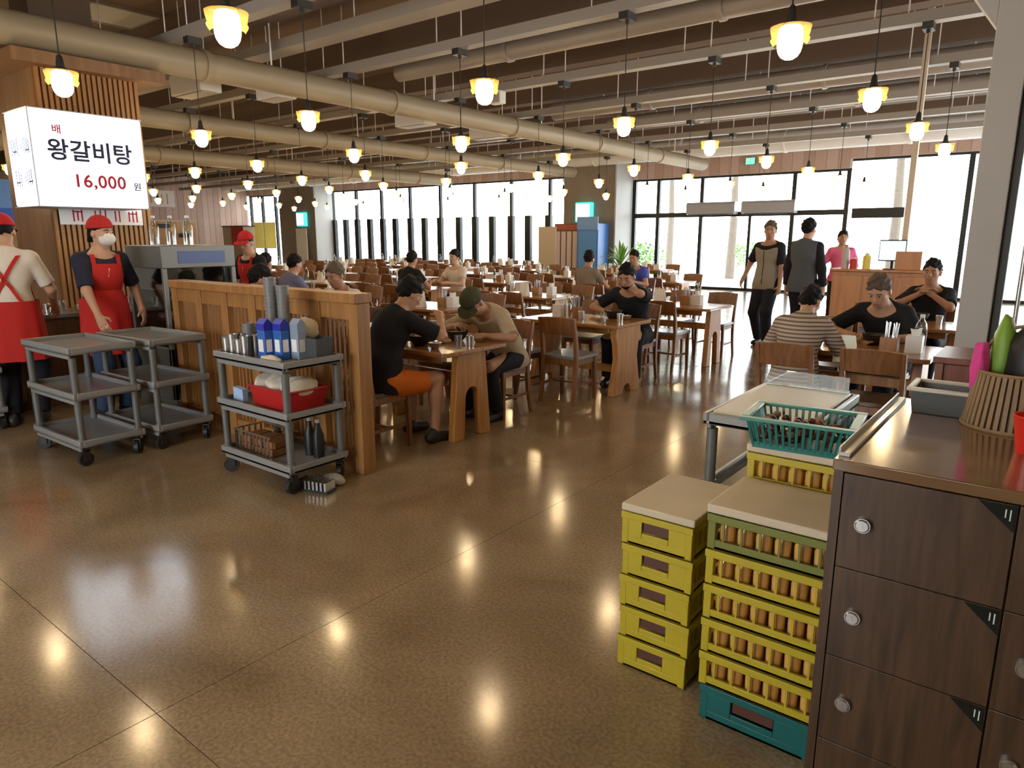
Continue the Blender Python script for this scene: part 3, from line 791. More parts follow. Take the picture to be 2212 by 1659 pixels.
put_text('price', text_mesh('price', '16,000', 0.165, 0.001, M_RED, 1.08), SG, (0.304, 0.05, 0.235), FR)
put_text('lettering', text_mesh('lettering', '원', 0.085, 0.001, M_NAVY), SG, (0.304, 0.40, 0.205), FR)
put_text('lettering', text_mesh('lettering', '배', 0.09, 0.001, M_RED), SG, (0.304, -0.28, 0.69), FR)
FL = (R(90), 0, 0)
bars('lettering', SG, mat('ink_blue', (0.05, 0.09, 0.28), 0.6), [(-0.19,0.54,0.012,0.16),(-0.14,0.54,0.012,0.15),(-0.10,0.53,0.012,0.12),(-0.05,0.54,0.012,0.16),(0.06,0.53,0.010,0.06),(0.11,0.54,0.010,0.13),(0.15,0.54,0.010,0.15),(0.19,0.54,0.012,0.14),(0.23,0.53,0.014,0.12),(-0.12,0.50,0.10,0.012),(0.19,0.50,0.10,0.012)], 'y', -0.501)
bars('lettering', SG, MATS['ink_blue'], [(-0.17,0.26,0.012,0.16),(-0.10,0.26,0.012,0.16),(-0.05,0.25,0.012,0.12),(0.06,0.25,0.010,0.08),(0.11,0.26,0.010,0.12),(0.16,0.26,0.010,0.15),(0.21,0.26,0.014,0.14),(-0.13,0.22,0.10,0.012),(0.18,0.22,0.10,0.012)], 'y', -0.501)
# banner with red writing under the sign
bn = thing('banner', 'white paper banner with red writing on slatted column', 'banner', (-8.10, 3.35, 1.72))
MB().box(-0.006, 0.006, -0.46, 0.36, 0, 0.17).build('sheet', M_PAPER, bn)
bars('lettering', bn, M_RED, [(-0.33,0.09,0.014,0.12),(-0.29,0.09,0.014,0.10),(-0.25,0.09,0.014,0.12),(-0.12,0.09,0.014,0.11),(-0.07,0.09,0.014,0.12),(-0.02,0.09,0.014,0.13),(0.08,0.09,0.014,0.11),(0.12,0.09,0.014,0.12),(0.22,0.09,0.014,0.11),(0.26,0.09,0.014,0.12),(0.30,0.09,0.014,0.12),(-0.29,0.13,0.09,0.012),(-0.07,0.06,0.10,0.012),(0.26,0.12,0.09,0.012)], 'x', 0.006)
# blue poster far left
bp = thing('wall_poster', 'blue poster at the left edge beneath the lit sign', 'poster', (-10.6, 2.75, 1.75))
MB().box(-0.02, 0.02, -0.6, 0.55, 0, 0.55).build('sheet', mat('poster_blue', (0.10, 0.22, 0.48), 0.6, noise=0.3, nscale=3), bp)
MB().box(0.02, 0.024, 0.15, 0.5, 0.05, 0.2).build('photo_patch', mat('poster_deepblue', (0.03, 0.10, 0.42), 0.6), bp)
MB().box(-0.03, 0.03, -0.64, -0.6, -1.75, 0.58).box(-0.03, 0.03, 0.55, 0.59, -1.75, 0.58).build('stand', M_DARK, bp)
# banners on the far left wall
fb = thing('banner', 'pale banner with red writing high on far left wall', 'banner', (X0 + 0.06, 15.6, 2.95))
MB().box(-0.02, 0.02, -1.35, 1.35, 0, 0.75).build('sheet', mat('banner_pale', (0.72, 0.66, 0.62), 0.8), fb)
bars('lettering', fb, mat('ink_faded_red', (0.50, 0.20, 0.18), 0.7), [(-1.0 + 0.25*k, 0.37, 0.05, 0.5 - 0.1*(k % 2)) for k in range(9)], 'x', 0.02)
cs = thing('kiosk', 'far red and beige kiosk panel near left window', 'kiosk', (-31.5, 18.9, 0))
MB().box(-0.9, 0.9, -0.3, 0.3, 0, 2.05).build('panel', mat('kiosk_beige', (0.50, 0.40, 0.27), 0.6), cs)
MB().box(-0.1, 0.92, -0.33, -0.3, 1.2, 2.05).build('red_board', mat('kiosk_red', (0.45, 0.03, 0.03), 0.5), cs)
MB().box(-0.92, 0.92, -0.34, 0.32, 2.05, 2.10).build('top_trim', M_DARK, cs)
for k, (x, z) in enumerate([(16.3, 1.98), (17.3, 1.55)]):
    t = thing('wall_vent', 'dark vent on tan panels, %s' % ['higher one', 'lower one'][k], 'vent', (X0 + 0.055, x, z))
    MB().box(0, 0.03, -0.3, 0.3, 0, 0.2).build('frame', M_DARK, t)
    for q in range(4): MB().box(0.03, 0.04, -0.28, 0.28, 0.02 + 0.045*q, 0.045 + 0.045*q).build('slat', M_BLACK, t)
yp = thing('window_poster', 'yellow poster stuck inside the far left window', 'poster', (-32.3, 20.795, 1.0))
MB().box(-0.95, -0.03, -0.01, 0.01, 0, 1.3).box(0.06, 1.0, -0.01, 0.01, 0, 1.3).build('sheet', mat('poster_yellow', (0.85, 0.78, 0.22), 0.7), yp)

# ------------------------------------------------------------------ service carts
M_CART = mat('cart_grey_plastic', (0.135, 0.14, 0.135), 0.30, noise=0.06, nscale=15)
M_RUB = mat('rubber_black', (0.015, 0.015, 0.016), 0.55)
def tray_mesh(L, Wd):
    b = MB().box(-L/2, L/2, -Wd/2, Wd/2, 0, 0.022)
    for (x0, x1, y0, y1) in [(-L/2, L/2, -Wd/2, -Wd/2+0.025), (-L/2, L/2, Wd/2-0.025, Wd/2), (-L/2, -L/2+0.025, -Wd/2+0.025, Wd/2-0.025), (L/2-0.025, L/2, -Wd/2+0.025, Wd/2-0.025)]:
        b.box(x0, x1, y0, y1, 0.0, 0.052)
    b.box(-L/2+0.03, L/2-0.03, -Wd/2+0.01, -Wd/2+0.03, -0.03, 0).box(-L/2+0.03, L/2-0.03, Wd/2-0.03, Wd/2-0.01, -0.03, 0)
    return b.mesh('shelf', mat('cart_shelf_toplit', (0.25, 0.25, 0.243), 0.28, noise=0.06, nscale=15))  # shelf grey lightened above the legs, painting in light from overhead
def make_cart(label, L=0.80, Wd=0.46):
    t = thing('service_cart', label, 'cart')
    tm = tray_mesh(L, Wd)
    for z in (0.14, 0.48, 0.80): link('shelf', tm, t, (0,0,z), 0, 0.006)
    lg = MB().lathe([(0.022,0.17),(0.024,0.3),(0.024,0.78)], 14, cap=True).lathe([(0.030,0.145),(0.030,0.205)], 14, cap=True).lathe([(0.030,0.485),(0.030,0.545)], 14, cap=True).mesh('leg', M_CART)
    wh = MB().cyl((-0.015,0,0.05), (0.015,0,0.05), 0.05, n=18).mesh('wheel', M_RUB)
    fk = MB().box(-0.024,-0.018,-0.02,0.025,0.04,0.115).box(0.018,0.024,-0.02,0.025,0.04,0.115).box(-0.024,0.024,-0.02,0.025,0.108,0.118).cyl((0,0,0.11),(0,0,0.15),0.012,n=8).mesh('caster', M_DARK)
    for sx in (-1, 1):
        for sy in (-1, 1):
            link('leg', lg, t, (sx*(L/2-0.035), sy*(Wd/2-0.035), 0))
            c = link('caster', fk, t, (sx*(L/2-0.045), sy*(Wd/2-0.045), 0), 0.4*sx + sy*0.3)
            link('wheel', wh, c)
    MB().tube([(-L/2+0.02,-Wd/2+0.06,0.86),(-L/2-0.04,-Wd/2+0.06,0.90),(-L/2-0.04,Wd/2-0.06,0.90),(-L/2+0.02,Wd/2-0.06,0.86)], 0.012, 8).build('handle', M_CART, t) if False else None
    return t
c0 = make_cart('loaded grey service cart with blue boxes, beside the divider end'); c0.location = (-4.02, 2.62, 0); c0['group'] = 'grey service carts'
dup(c0, (-5.66, 2.03, 0), 0.03, 'empty grey service cart, front one of the pair at left', 'grey service carts')
dup(c0, (-5.64, 2.55, 0), 0.06, 'empty grey service cart, back one of the pair, touching divider', 'grey service carts')
dup(c0, (-7.15, 1.50, 0), R(84), 'grey service cart cut off by the left picture edge', 'grey service carts')
dup(c0, (-0.92, 3.22, 0), R(90), 'grey service cart behind the yellow crates, cream top', 'grey service carts')
# cream tray and clear guard on the cart behind the crates
t = thing('tray', 'cream plastic tray lying on cart behind the crates', 'tray', (-0.92, 3.22, 0.825))
MB().box(-0.20, 0.20, -0.365, 0.365, 0, 0.035).build('base', mat('tray_cream', (0.58, 0.53, 0.40), 0.4), t, bevel=0.008)
t = thing('acrylic_guard', 'low clear acrylic guard standing on back of cream tray', 'guard', (-0.92, 3.56, 0.862))
MB().box(-0.20, 0.19, -0.004, 0.004, 0, 0.075).build('sheet', glass('acrylic', (0.82, 0.83, 0.80), 0.16), t)
MB().box(-0.20, 0.19, 0.004, 0.03, 0, 0.006).build('foot', MATS['acrylic'], t)

# --- contents of the loaded cart
cx, cy = -4.02, 2.62
M_BLUEC = mat('carton_blue', (0.035, 0.13, 0.48), 0.4, noise=0.1, nscale=6)
M_BLUED = mat('carton_deep_blue', (0.025, 0.04, 0.42), 0.4)
M_BLUEP = mat('carton_pale_blue', (0.25, 0.32, 0.42), 0.45)
zt = 0.823
for k, (dx, dy, m, lab) in enumerate([(0.03,-0.10,M_BLUEC,'bright blue carton on loaded cart, left one'), (0.12,-0.04,M_BLUEC,'bright blue carton on loaded cart, middle one'), (0.20,0.03,M_BLUEP,'pale blue carton on loaded cart, right one')]):
    t = thing('carton', lab, 'carton', (cx + dx, cy + dy, zt), 0.0, 'blue cartons on the cart')
    MB().box(-0.042, 0.042, -0.032, 0.032, 0, 0.19).build('body', m, t, bevel=0.004)
    MB().box(-0.042, 0.042, -0.032, 0.032, 0.19, 0.23).prism([(-0.032,0.23),(0.032,0.23),(0.004,0.262),(-0.004,0.262)], 'x', -0.042, 0.042).build('top', M_BLUED if m is M_BLUEC else M_BLUEP, t)
    MB().box(-0.026, 0.026, -0.0335, -0.032, 0.05, 0.13).box(0.042, 0.0435, -0.02, 0.02, 0.05, 0.13).build('label_patch', M_PAPER, t)
M_CUPG = mat('cup_grey_melamine', (0.20, 0.20, 0.205), 0.35)
cupm = MB().lathe([(0.001,0),(0.030,0),(0.040,0.10),(0.042,0.10),(0.042,0.106),(0.037,0.106),(0.028,0.006),(0.001,0.006)], 16).mesh('cup', M_CUPG)
n = 0
for sx, sy, cnt, lab in [(-0.06, 0.02, 17, 'left tall stack'), (0.025, 0.055, 15, 'right tall stack'), (-0.24, -0.05, 5, 'short stack')]:
    for k in range(cnt):
        o = link('cup', cupm, None, (cx + sx, cy + sy, zt + 0.0255*k), 0)
        tag(o, 'grey cup in %s on loaded cart, %s from bottom' % (lab, ordn(min(k, 15)) if k < 16 else 'topmost'), 'cup', 'stacked grey cups on the cart')
gl = ME['glass']
for k in range(9):
    x, y = cx - 0.33 + 0.075*(k % 4), cy - 0.16 + 0.075*(k // 4)
    o = link('steel_cup', ME['cup'], None, (x, y, zt), 0); tag(o, 'steel cup on loaded cart, %s row from front, %s from left' % (ordn(k//4), ordn(k % 4)), 'cup', 'steel cups on the cart')
    o.scale = (1.0, 1.0, 1.7 if k % 2 else 1.35)
t = thing('basket', 'dark steel cutlery basket at left corner of loaded cart', 'basket', (cx - 0.325, cy + 0.09, zt))
MB().lathe([(0.05,0),(0.055,0.12)], 16).lathe([(0.05,0.0),(0.001,0.002)], 16).lathe([(0.055,0.12),(0.058,0.125),(0.052,0.122)], 16).build('wall', M_DARK, t)
b = MB(); rr = random.Random(5)
for k in range(10):
    a = rr.uniform(0, 6.28); b.tube([(0.03*math.cos(a),0.03*math.sin(a),0.01),(0.045*math.cos(a),0.045*math.sin(a),0.19)], 0.005, 5)
b.build('cutlery', M_STEEL, t)
M_CLOTH = mat('cloth_cream', (0.68, 0.60, 0.48), 0.9, bump=0.3, nscale=30)
def blob(name, label, cat, loc, rad, m, seed=0, amp=0.18, group=None, res=3):
    import bmesh
    bm = bmesh.new(); bmesh.ops.create_icosphere(bm, subdivisions=res, radius=1)
    rr = random.Random(seed); ph = [rr.uniform(0, 6.28) for _ in range(6)]
    for v in bm.verts:
        c = v.co
        d = 1 + 0.35*amp*(math.sin(5*c.x + ph[0])*math.sin(4*c.y + ph[1]) + 0.6*math.sin(9*c.z + ph[2] + 3*c.x))
        v.co = Vector((c.x*rad[0]*d, c.y*rad[1]*d, max(0, c.z + 0.75)*rad[2]*d))
    me = bpy.data.meshes.new(name); bm.to_mesh(me); bm.free(); me.materials.append(m)
    me.polygons.foreach_set('use_smooth', [True]*len(me.polygons))
    o = link(name, me, None, loc)
    return tag(o, label, cat, group)
t = thing('bin', 'dark grey plastic bin at right rear of loaded cart', 'bin', (cx + 0.27, cy + 0.12, zt))
M_BIN = mat('bin_dark_grey', (0.065, 0.07, 0.075), 0.4)
def bin_shape(b, x, y, h):
    n = len(b.v)
    b.add([(-x*0.88,-y*0.88,0),(x*0.88,-y*0.88,0),(x*0.88,y*0.88,0),(-x*0.88,y*0.88,0),(-x,-y,h),(x,-y,h),(x,y,h),(-x,y,h),(-x*0.93,-y*0.93,h),(x*0.93,-y*0.93,h),(x*0.93,y*0.93,h),(-x*0.93,y*0.93,h),(-x*0.82,-y*0.82,0.01),(x*0.82,-y*0.82,0.01),(x*0.82,y*0.82,0.01),(-x*0.82,y*0.82,0.01)],
        [(3,2,1,0),(0,1,5,4),(1,2,6,5),(2,3,7,6),(3,0,4,7),(4,5,9,8),(5,6,10,9),(6,7,11,10),(7,4,8,11),(8,9,13,12),(9,10,14,13),(10,11,15,14),(11,8,12,15),(12,13,14,15)])
    return b
bin_shape(MB(), 0.085, 0.07, 0.14).build('body', M_BIN, t, bevel=0.004)
t = thing('bin', 'dark grey plastic bin with cloth heaped in it on cart', 'bin', (cx + 0.10, cy + 0.15, zt))
bin_shape(MB(), 0.08, 0.065, 0.14).build('body', M_BIN, t, bevel=0.004)
blob('cloth', 'rumpled cream cloth heaped above the dark bin on cart', 'cloth', (cx + 0.13, cy + 0.15, zt + 0.11), (0.085, 0.07, 0.085), M_CLOTH, 3)
blob('cloth', 'crumpled cream cloth lying at front edge of loaded cart', 'cloth', (cx + 0.16, cy - 0.155, zt), (0.10, 0.035, 0.025), M_CLOTH, 5)
# middle shelf: red tub with cloths
t = thing('tub', 'red plastic tub of white cloths on the cart middle shelf', 'tub', (cx + 0.10, cy, 0.503))
b = bin_shape(MB(), 0.22, 0.15, 0.14); b.box(-0.235, 0.235, -0.163, -0.14, 0.13, 0.142).box(-0.235, 0.235, 0.14, 0.163, 0.13, 0.142).box(-0.235, -0.205, -0.14, 0.14, 0.13, 0.142).box(0.205, 0.235, -0.14, 0.14, 0.13, 0.142)
b.build('body', mat('tub_red', (0.46, 0.018, 0.018), 0.35), t, bevel=0.004)
for k in range(5):
    blob('folded_cloth', 'cream cloth piled in the red tub, %s from left' % ordn(k), 'cloth', (cx - 0.07 + 0.085*k, cy - 0.02 + 0.03*(k % 2), 0.60), (0.06, 0.12, 0.065), M_CLOTH, 10 + k, group='cloths in the red tub')
t = thing('paper_pack', 'pale blue packet leaning beside the red tub', 'packet', (cx - 0.28, cy - 0.12, 0.503))
MB().prism([(-0.06,0.0),(0.06,0.0),(0.055,0.085),(-0.055,0.095)], 'y', -0.02, 0.02).build('wrapper', mat('packet_blue', (0.42, 0.58, 0.85), 0.5), t)
# bottom shelf: wire box with brown packets
t = thing('wire_crate', 'silver wire crate of brown packets on cart bottom shelf', 'crate', (cx - 0.12, cy - 0.06, 0.163))
for k in range(10): MB().box(-0.20 + 0.043*k, -0.185 + 0.043*k, -0.105, -0.10, 0, 0.15).build('slat', M_STEEL, t)
for k in range(5): MB().box(-0.205, -0.20, -0.09 + 0.045*k, -0.075 + 0.045*k, 0, 0.15).build('slat', M_STEEL, t)
MB().box(-0.205, 0.22, -0.107, -0.099, 0.142, 0.152).box(-0.205, 0.22, -0.107, -0.099, 0, 0.01).box(-0.205, -0.197, -0.1, 0.12, 0.142, 0.152).box(-0.205, 0.22, 0.112, 0.12, 0.142, 0.152).build('rim', M_STEEL, t)
M_BRP = mat('packet_brown', (0.30, 0.12, 0.035), 0.5, noise=0.3, nscale=30)
for k in range(6):
    o = MB().box(-0.055, 0.055, -0.09, 0.09, 0, 0.05).build('packet', M_BRP, None, (cx - 0.24 + 0.125*(k % 3), cy - 0.05, 0.166 + 0.053*(k//3)), 0.05*k, 0.008)
    tag(o, 'brown packet in the wire crate, %s layer, %s from left' % (['lower','upper'][k//3], ordn(k % 3)), 'packet', 'brown packets on the cart')
for k in range(2):
    t = thing('black_bottle', 'dark bottle standing on cart bottom shelf, %s one' % ['left','right'][k], 'bottle', (cx + 0.19 + 0.09*k, cy + 0.08, 0.163))
    MB().lathe([(0.001,0),(0.036,0),(0.037,0.15),(0.02,0.2),(0.014,0.24)], 14).build('body', M_BLACK, t)
    MB().lathe([(0.001,0.262),(0.017,0.26),(0.017,0.235)], 12).build('cap', M_WHITE, t)
# under the cart
t = thing('vent_grate', 'black and silver slotted grate lying under loaded cart', 'grate', (cx + 0.42, cy - 0.06, 0.0), 0.3)
MB().box(-0.12, 0.12, -0.05, 0.05, 0, 0.02).build('base', M_BLACK, t)
for k in range(8): MB().box(-0.115 + 0.03*k, -0.10 + 0.03*k, -0.05, 0.05, 0.02, 0.075).build('slat', M_STEEL, t)
blob('cloth', 'crumpled pale rag on the floor under loaded cart', 'cloth', (cx + 0.40, cy + 0.10, 0), (0.10, 0.05, 0.035), mat('rag_grey', (0.40, 0.38, 0.33), 0.9), 8)

# ------------------------------------------------------------------ steel dish cabinet beside the divider
t = thing('dish_cabinet', 'steel dish cabinet with glass front and pink trays, left of divider', 'cabinet', (-6.62, 3.35, 0))
MB().box(-0.35, 0.35, -0.35, 0.35, 0, 0.12).box(-0.35, 0.35, -0.35, 0.35, 1.32, 1.52).box(-0.35, -0.31, -0.35, 0.35, 0.12, 1.32).box(-0.31, 0.35, 0.31, 0.35, 0.12, 1.32).box(0.31, 0.35, -0.35, -0.31, 0.12, 1.32).box(-0.35, 0.35, -0.35, -0.31, 0.12, 0.60).build('body', mat('cabinet_steel', (0.20,0.20,0.19), 0.5, metal=0.6), t, bevel=0.006)
MB().box(-0.31, 0.31, -0.336, -0.33, 0.60, 1.32).build('pane', M_CLEAR, t)
MB().box(0.33, 0.336, -0.31, 0.31, 0.12, 1.32).build('pane', M_CLEAR, t)
MB().box(-0.30, 0.31, 0.25, 0.31, 0.13, 1.32).box(-0.31, -0.28, -0.3, 0.3, 0.12, 1.32).build('back_lining', M_BLACK, t)
MB().box(0.35, 0.354, -0.2, 0.25, 1.36, 1.47).build('name_plate', mat('plate_blue', (0.06, 0.10, 0.26), 0.4), t)
for k in range(4): MB().box(-0.30, 0.32, -0.30, 0.30, 0.32 + 0.26*k, 0.335 + 0.26*k).build('shelf', M_DARK, t)
for k in range(4):
    for q in range(3):
        o = MB().box(-0.12, 0.12, -0.085, 0.085, 0, 0.05).build('tray', mat('tray_pink', (0.35, 0.13, 0.14), 0.5), None, (-6.47, 3.15 + 0.19*q, 0.336 + 0.26*k), 0, 0.01)
        tag(o, 'dark pink tray in steel cabinet, %s shelf from bottom, %s from front' % (ordn(k), ordn(q)), 'tray', 'trays in the dish cabinet')
for k in range(3):
    o = link('glass_jar', ME['water'], None, (-6.78 + 0.16*k, 3.2 + 0.08*k, 1.523)); tag(o, 'clear jar on top of steel dish cabinet, %s from left' % ordn(k), 'jar', 'jars on the dish cabinet')
# dark service counter behind the staff
t = thing('service_counter', 'dark service counter behind the two aproned staff', 'counter', (-7.72, 2.1, 0))
MB().box(-0.25, 0.25, -1.3, 1.5, 0.0, 0.84).build('body', W_DARK, t)
MB().box(-0.28, 0.28, -1.33, 1.53, 0.84, 0.88).build('worktop', M_STEEL, t, bevel=0.005)
for k in range(4):
    d = MB().box(0.25, 0.268, -1.25 + 0.69*k, -0.60 + 0.69*k, 0.08, 0.80).build('door', W_DARK, t, bevel=0.004)
    MB().box(0.268, 0.285, -0.70 + 0.69*k, -0.68 + 0.69*k, 0.45, 0.60).build('handle', M_STEEL, d)
for k in range(7):
    kind = ['water','cup','glass','bowl','water','cup','glass'][k]
    o = link(NM[kind], ME[kind], None, (-7.7 + 0.08*(k % 2), 2.35 + 0.16*k, 0.882)); tag(o, '%s on dark service counter, %s from the left' % (TX[kind], ordn(k)), CT[kind], 'things on the service counter')
# ------------------------------------------------------------------ stacked bottle crates
M_YEL = mat('crate_yellow', (0.46, 0.36, 0.018), 0.42, noise=0.10, nscale=12)
M_YELG = mat('crate_olive', (0.17, 0.18, 0.03), 0.45, noise=0.10, nscale=12)
M_TEAL = mat('crate_teal', (0.006, 0.105, 0.098), 0.42, noise=0.10, nscale=12)
M_LID = mat('lid_cardboard', (0.60, 0.50, 0.35), 0.65, noise=0.08, nscale=8)
M_ORB = mat('bottle_orange', (0.66, 0.36, 0.10), 0.16, spec=0.7)
M_TAG = mat('tag_brown', (0.09, 0.03, 0.018), 0.5)
SL = {}
def crate(label, loc, w, d, h, m, style, group):
    """box open at the top, front toward -y, origin at centre of the base"""
    t = thing('bottle_crate', label, 'crate', loc, 0, group)
    x, y = w/2, d/2
    f = MB().box(-x, x, -y, y, 0, 0.012).box(-x, x, -y, -y+0.012, 0, 0.032).box(-x, x, y-0.012, y, 0, h-0.004).box(-x, -x+0.012, -y, y, 0, 0.032).box(x-0.012, x, -y, y, 0, 0.032)
    f.box(-x-0.004, x+0.004, -y-0.004, -y+0.012, h-0.030, h-0.004).box(-x-0.004, -x+0.012, -y, y, h-0.030, h-0.004).box(x-0.012, x+0.004, -y, y, h-0.030, h-0.004)
    for sx in (-1, 1):
        for sy in (-1, 1): f.cbox((sx*(x-0.012), sy*(y-0.012), h/2-0.002), (0.026, 0.026, h-0.006))
    if style == 'slot':
        f.box(-x+0.02, -x*0.42, -y, -y+0.008, 0.03, h-0.03).box(x*0.35, x-0.02, -y, -y+0.008, 0.03, h-0.03).box(-x*0.42, x*0.35, -y, -y+0.008, 0.03, 0.052)
    f.build('frame', m, t, bevel=0.0025)
    key = (round(h, 3), m.name)
    if key not in SL:
        SL[key] = (MB().box(-0.0035, 0.0035, 0, 0.006, 0.03, h-0.028).mesh('slat', m), MB().box(0, 0.007, -0.006, 0.006, 0.03, h-0.028).mesh('slat', m))
    if style == 'open':
        for k in range(6): link('slat', SL[key][0], t, (-x + 0.05 + (w - 0.1)*k/5, -y, 0))
    for k in range(7): link('slat', SL[key][1], t, (x - 0.007, -y + 0.05 + (d - 0.1)*k/6, 0))
    if style == 'slot':
        MB().box(-x*0.40, x*0.33, -y+0.010, -y+0.013, 0.056, h-0.034).build('tag', M_TAG, t)
    return t
btm = MB().lathe([(0.001,0),(0.024,0),(0.0255,0.055),(0.019,0.072),(0.012,0.086),(0.012,0.094)], 12).lathe([(0.001,0.103),(0.014,0.102),(0.014,0.090)], 10, mi=1).mesh('bottle', [M_ORB, mat('cap_cream', (0.75, 0.62, 0.45), 0.5)])
def lid(label, loc, w, d, h=0.028):
    t = thing('crate_lid', label, 'lid', loc)
    MB().box(-w/2-0.006, w/2+0.006, -d/2-0.006, d/2+0.006, 0.0, h).build('board', M_LID, t, bevel=0.005)
hL = 0.125
for k in range(5):
    crate('yellow crate with dark slot in left stack, %s from floor' % ordn(k), (-1.015 + 0.006*(k % 2), 2.33, hL*k), 0.27, 0.40, hL, M_YEL, 'slot', 'left stack of yellow crates')
lid('pale cardboard lid on top of left yellow crate stack', (-1.012, 2.33, hL*5), 0.27, 0.40)
hR = 0.122
b0 = crate('teal crate at the floor under the right yellow stack', (-0.60, 2.19, 0), 0.36, 0.31, 0.13, M_TEAL, 'slot', 'right stack of crates')
for k in range(5):
    mm = M_YELG if k == 4 else M_YEL
    z = 0.13 + hR*k
    crate('%s crate of orange bottles in right stack, %s above teal crate' % ('olive' if k == 4 else 'yellow', ordn(k)), (-0.592, 2.19, z), 0.39, 0.32, hR, mm, 'open', 'right stack of crates')
    for q in range(6):
        for rr_ in range(2):
            if rr_ and q < 5: continue
            o = link('bottle', btm, None, (-0.592 - 0.145 + 0.058*q, 2.19 - 0.118 + 0.062*rr_, z + 0.0125))
            tag(o, 'orange bottle, %s from left in %s row, %s open crate above teal one' % (ordn(q), ['front','second'][rr_], ordn(k)), 'bottle', 'bottles in the crates')
lid('pale cardboard lid on the front right crate stack', (-0.592, 2.19, 0.13 + hR*5), 0.39, 0.32)
for k in range(7):
    crate('yellow crate in rear stack under teal basket, %s from floor' % ordn(k), (-0.61, 2.545, hR*k), 0.37, 0.32, hR, M_YEL, 'open', 'rear stack of crates')
    if k == 6:
        for q in range(6):
            o = link('bottle', btm, None, (-0.61 - 0.14 + 0.056*q, 2.545 - 0.118, hR*k + 0.0125)); tag(o, 'orange bottle in crate under the teal basket, %s from left' % ordn(q), 'bottle', 'bottles in the crates')
lid('pale cardboard lid under the teal basket', (-0.61, 2.545, hR*7), 0.37, 0.32)
# teal basket with dark contents
zb = hR*7 + 0.0285
M_BASK = mat('basket_teal', (0.010, 0.155, 0.135), 0.35)
bk = thing('plastic_basket', 'teal plastic basket of dark items on the rear crate stack', 'basket', (-0.64, 2.47, zb), 0.10)
bx_, by_, bh = 0.165, 0.125, 0.105
MB().box(-bx_*0.86, bx_*0.86, -by_*0.86, by_*0.86, 0, 0.008).build('base', M_BASK, bk)
def rim(b, x, y, z, t_, h_):
    return b.box(-x, x, -y, -y+t_, z, z+h_).box(-x, x, y-t_, y, z, z+h_).box(-x, -x+t_, -y+t_, y-t_, z, z+h_).box(x-t_, x, -y+t_, y-t_, z, z+h_)
rim(MB(), bx_ + 0.022, by_ + 0.022, bh - 0.006, 0.032, 0.012).build('rim', mat('basket_rim', (0.06, 0.26, 0.21), 0.3), bk, bevel=0.004)
rim(MB(), bx_*0.87, by_*0.87, 0.0, 0.006, 0.02).build('lower_band', M_BASK, bk)
for k in range(15):
    u = -1 + 2*k/14
    for sy in (-1, 1): MB().sweep([(u*bx_*0.85, sy*by_*0.86, 0.01), (u*bx_*0.98, sy*by_*1.0, bh)], 0.009, 0.004).build('slat', M_BASK, bk)
for k in range(11):
    u = -1 + 2*k/10
    for sx in (-1, 1): MB().sweep([(sx*bx_*0.86, u*by_*0.85, 0.01), (sx*bx_*1.0, u*by_*0.98, bh)], 0.009, 0.004, side=(0,1,0)).build('slat', M_BASK, bk)
jm = [MB().ell((0,0,0), (0.019,0.015,0.014), 8, 5).mesh('jujube', mat(n_, c_, 0.35)) for n_, c_ in (('jujube_dark', (0.055,0.016,0.010)), ('jujube_red', (0.13,0.03,0.018)), ('jujube_tan', (0.30,0.20,0.12)))]
rr = random.Random(11)
for k in range(60):
    x, y = rr.uniform(-0.12,0.12), rr.uniform(-0.088,0.088)
    o = link('dried_fruit', jm[rr.choice([0,0,1,1,2])], None, (-0.64 + x, 2.47 + y, zb + 0.025 + 0.028*(k % 3) + rr.uniform(0, 0.012)), rr.uniform(0, 3))
    tag(o, 'small dark reddish piece heaped in the teal basket', 'dried fruit', 'dark pieces in the teal basket')

# ------------------------------------------------------------------ walnut lockers
LKX, LKY, LKH = -0.39, 1.83, 1.05
lk = thing('locker_cabinet', 'dark walnut locker cabinet with small doors at lower right', 'locker', (LKX, LKY, 0))
cw, rows, cols = 0.362, 4, 3
LW = cw*cols + 0.03
MB().box(0, LW, 0.022, 0.86, 0, LKH - 0.03).build('carcass', W_LOCK, lk)
MB().box(0, 0.022, 0.0, 0.022, 0, LKH - 0.03).build('side_panel', W_LOCK, lk)
MB().box(-0.004, LW, -0.004, 0.87, LKH - 0.03, LKH).build('top_panel', W_LOCKTOP, lk, bevel=0.003)
rh = (LKH - 0.035)/rows - 0.0
for c in range(cols):
    for r in range(rows):
        x0 = 0.025 + c*cw; z0 = 0.004 + r*0.2535
        d = MB().box(x0, x0 + cw - 0.004, 0, 0.019, z0, z0 + 0.2515).build('door', W_LOCK, lk, bevel=0.0012)
        zc = z0 + 0.127
        MB().cyl((x0 + 0.055, -0.012, zc), (x0 + 0.055, 0.0, zc), 0.019, n=24).cyl((x0 + 0.055, -0.016, zc), (x0 + 0.055, -0.012, zc), 0.014, 0.017, n=24).box(x0 + 0.0535, x0 + 0.0565, -0.0175, -0.016, zc - 0.007, zc + 0.007).build('lock', M_STEEL, d)
        xe, ze = x0 + cw - 0.006, z0 + 0.2495
        MB().prism([(xe, ze), (xe - 0.072, ze), (xe, ze - 0.062)], 'y', -0.0015, 0.0).build('number_plate', mat('plate_black', (0.008, 0.012, 0.012), 0.12), d)
        MB().box(xe - 0.020, xe - 0.0175, -0.0022, -0.0015, ze - 0.030, ze - 0.010).box(xe - 0.011, xe - 0.0085, -0.0022, -0.0015, ze - 0.036, ze - 0.010).build('numeral', mat('numeral_white', (0.6, 0.65, 0.62), 0.4), d)
